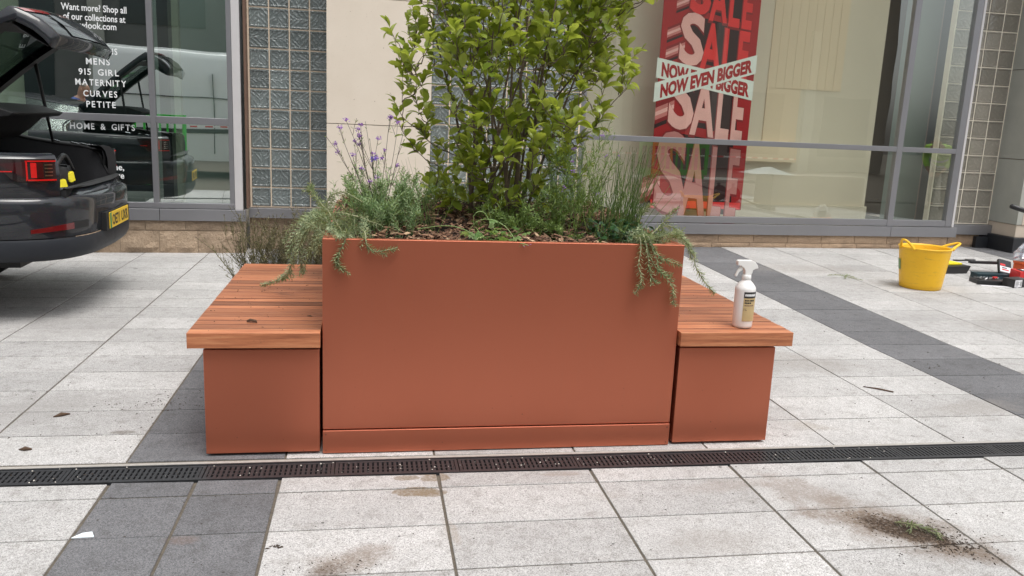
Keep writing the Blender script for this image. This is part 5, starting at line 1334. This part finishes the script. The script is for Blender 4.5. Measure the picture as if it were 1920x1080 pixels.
barrier('plastic_barrier', 'green plastic barrier in front of the white van, reflected in the left window', -3.1, -2.2, .9, .035, 1.25)
def tape_mat():
    t = NT('red_white_tape'); s = t.n('SeparateXYZ', {0: t.pos()}); k = t.math('GREATER_THAN', t.math('FRACT', t.math('ADD', t.math('MULTIPLY', s.outputs[0], 4.), s.outputs[2])), .5)
    t.principled(Base_Color=t.mix(k, c4(.8, .8, .8), c4(.6, .03, .03)), Roughness=.5); return t.m
M_bt = tape_mat()
o = MB().box(3.9, 9.2, 3.65, 3.652, .875, .905).build('barrier_tape', M_bt, None, loc=(6, 3.55, .9)); tagp(o, 'red and white striped barrier tape behind the trolley, reflected in the right window', 'tape')
o = MB().box(-2.2, -1.5, .9, .902, 1.05, 1.075).build('barrier_tape', M_bt, None, loc=(-2.3, 2.6, .98)); tagp(o, 'red and white striped tape tied to the green barrier near the van', 'tape')
gb = thing('storage_crate', 'brown crate with a crumpled white sheet over it, reflected in the right window', 'crate', (9, 4.0, 0))
MB().box(8.2, 10.3, 3.8, 4.4, .0, .60).build('crate_body', M_brown, gb, bevel=.01)
P = [[(7.75+.95*i/9, 3.8+.6*j/6, .605+.12*math.sin(math.pi*i/9)*math.sin(math.pi*j/6)*(1+.8*noise.noise(Vector((i*.7, j*.7, 2))))) for i in range(10)] for j in range(7)]
MB().grid(P).build('sheet', simple('white_sheet', (.70, .78, .80), .5), gb, smooth=True, fixn=False)

# ------------------------------------------------------------------ people (seen only as reflections)
def skin(name, verts, edges, radii, mat, par, sub=2):
    me = bpy.data.meshes.new(name); me.from_pydata(verts, edges, []); me.materials.append(mat)
    o = bpy.data.objects.new(name, me); COL.objects.link(o); o.parent = par
    md = o.modifiers.new('skin', 'SKIN'); md.use_smooth_shade = True
    for i, r in enumerate(radii):
        sv_ = me.skin_vertices[0].data[i]; sv_.radius = r if isinstance(r, tuple) else (r, r); sv_.use_root = (i == 0)
    q = o.modifiers.new('sub', 'SUBSURF'); q.levels = q.render_levels = sub
    return o
M_skin = simple('skin', (.50, .29, .20), .55, var=.1); M_jean = simple('dark_trousers', (.02, .024, .035), .8, var=.2); M_jack = simple('blue_jacket', (.02, .07, .30), .6, var=.2)
M_hiv = simple('hi_vis_yellow', (.45, .80, .04), .6, var=.06); M_refl = simple('silver_tape', (.6, .62, .62), .3); M_hair = simple('grey_hair', (.30, .26, .22), .8); M_boot = simple('boot_leather', (.03, .02, .015), .6)
def person(label, loc, rz, lean, mtop, mleg, hold=None, hairm=M_hair, band=False):
    th = thing('person', label, 'person', loc, rz)
    c, s = math.cos(lean), math.sin(lean)
    def up(x, y, z): return Vector((x, y*c+(z)*s, .92+z*c-y*s))      # leaning forward towards +Y from the hips
    hip = Vector((0, 0, .92)); ch = up(0, 0, .30); sh = up(0, 0, .50); nk = up(0, .02, .58); hd_ = up(0, .05, .70); tp = up(0, .05, .80)
    V = [hip, ch, sh, nk, hd_, tp]; Rr = [(.15, .11), (.16, .11), (.13, .09), (.055, .06), (.082, .10), (.05, .07)]; E_ = [(0, 1), (1, 2), (2, 3), (3, 4), (4, 5)]
    arms = []
    for sg in (-1, 1):
        b0 = len(V); a = [up(sg*.19, .0, .48), up(sg*.25, .08, .26), up(sg*.16, .30, .20), up(sg*.10, .38, .20)]
        V += a; Rr += [.058, .045, .034, .030]; E_ += [(2, b0), (b0, b0+1), (b0+1, b0+2), (b0+2, b0+3)]; arms.append(a)
        l0 = len(V); V += [Vector((sg*.10, .0, .84)), Vector((sg*.12, .05, .48)), Vector((sg*.13, -.02, .09)), Vector((sg*.14, .13, .04))]; Rr += [.088, .062, .045, .035]; E_ += [(0, l0), (l0, l0+1), (l0+1, l0+2), (l0+2, l0+3)]
    body_ = skin('body', V, E_, Rr, M_skin, th)
    for sg, a in zip((-1, 1), arms):
        w = a[3]; pd = (a[3]-a[2]).normalized(); sd_ = Vector((1, 0, 0))
        for f in range(4):
            o0 = w+pd*.02+sd_*(f-1.5)*.019; L = (.07, .078, .074, .060)[f]
            MB().tube([o0, o0+pd*L*.5+Vector((0, 0, -.004)), o0+pd*L*.85+Vector((0, 0, -.02)), o0+pd*L*.9+Vector((0, 0, -.04))], [.0095, .009, .008, .006], 6).build('finger', M_skin, body_, smooth=True, local=True)
        o0 = w-sd_*sg*.03; MB().tube([o0, o0-sd_*sg*.025+pd*.025, o0-sd_*sg*.02+pd*.055+Vector((0, 0, -.01))], [.011, .010, .007], 6).build('thumb', M_skin, body_, smooth=True, local=True)
    for sg in (-1, 1): MB().lathe([(.0, 0), (.012, .0), (.016, .01), (.0, .012)], 0, 0, 8)
    hc = hd_; fwd = up(0, 1, .7)-up(0, 0, .7)
    MB().tube([hc+fwd*.085, hc+fwd*.115+Vector((0, 0, -.02))], [.010, .014], 6).build('nose', M_skin, body_, smooth=True, local=True)
    for sg in (-1, 1):
        MB().tube([hc+Vector((sg*.085, 0, -.02)), hc+Vector((sg*.092, -.01, .025))], [.012, .015], 6).build('ear', M_skin, body_, smooth=True, local=True)
        MB().tube([hc+fwd*.088+Vector((sg*.030, 0, .012)), hc+fwd*.094+Vector((sg*.030, 0, .012))], [.010, .006], 8).build('eye', M_labd, body_, smooth=True, local=True)
    MB().tube([hc+fwd*.094+Vector((-.022, 0, -.05)), hc+fwd*.10+Vector((0, 0, -.05)), hc+fwd*.094+Vector((.022, 0, -.05))], .005, 6).build('mouth', simple('lips', (.35, .12, .10), .5), body_, smooth=True, local=True)
    skin('hair', [hd_-fwd*.02+(tp-hd_)*.35, tp-fwd*.01+(tp-hd_)*.02], [(0, 1)], [(.087, .095), (.055, .07)], hairm, th)
    jv = [up(0, 0, -.08), up(0, 0, .02), ch, sh, up(0, .01, .555)]; jr = [(.185, .145), (.18, .14), (.185, .135), (.155, .115), (.075, .075)]; je = [(0, 1), (1, 2), (2, 3), (3, 4)]
    for a in arms:
        b0 = len(jv); jv += [a[0], a[1], a[1].lerp(a[2], .9)]; jr += [.078, .062, .048]; je += [(3, b0), (b0, b0+1), (b0+1, b0+2)]
    jk = skin('jacket', jv, je, jr, mtop, th)
    if band:
        for zz in (.08, .24): MB().tube([up(.185*math.cos(q), .145*math.sin(q), zz) for q in [2*math.pi*i/20 for i in range(21)]], .022, 6, cap=False).build('reflective_band', M_refl, jk, smooth=True, local=True)
    tv_ = [Vector((0, 0, .93))]; tr2 = [(.165, .125)]; te = []
    for sg in (-1, 1):
        b0 = len(tv_); tv_ += [Vector((sg*.10, .0, .82)), Vector((sg*.12, .05, .48)), Vector((sg*.13, -.02, .12))]; tr2 += [.105, .08, .065]; te += [(0, b0), (b0, b0+1), (b0+1, b0+2)]
        MB().tube(smoothpath([(sg*.13, -.08, .05), (sg*.13, .02, .065), (sg*.14, .12, .045), (sg*.14, .19, .035)], 3), [.04, .048, .052, .052, .052, .05, .048, .045, .042, .035], 10).build('boot', M_boot, th, smooth=True, local=True)
    skin('trousers', tv_, te, tr2, mleg, th)
    return th
mn = person('man in a blue jacket holding something red, reflected behind the car boot', (-4.0, .85, 0), R(-75), R(14), M_jack, M_jean)
rd_ = MB().box(-3.62, -3.50, .75, 1.02, 1.10, 1.30).build('red_folder', M_rd, None, loc=(-3.56, .9, 1.1)); tagp(rd_, 'red folder held by the man in the blue jacket', 'folder')
person('worker in a yellow hi-vis jacket bending forward, reflected in the right hand window', (12.0, 4.5, 0), R(60), R(50), M_hiv, M_jean, band=True)
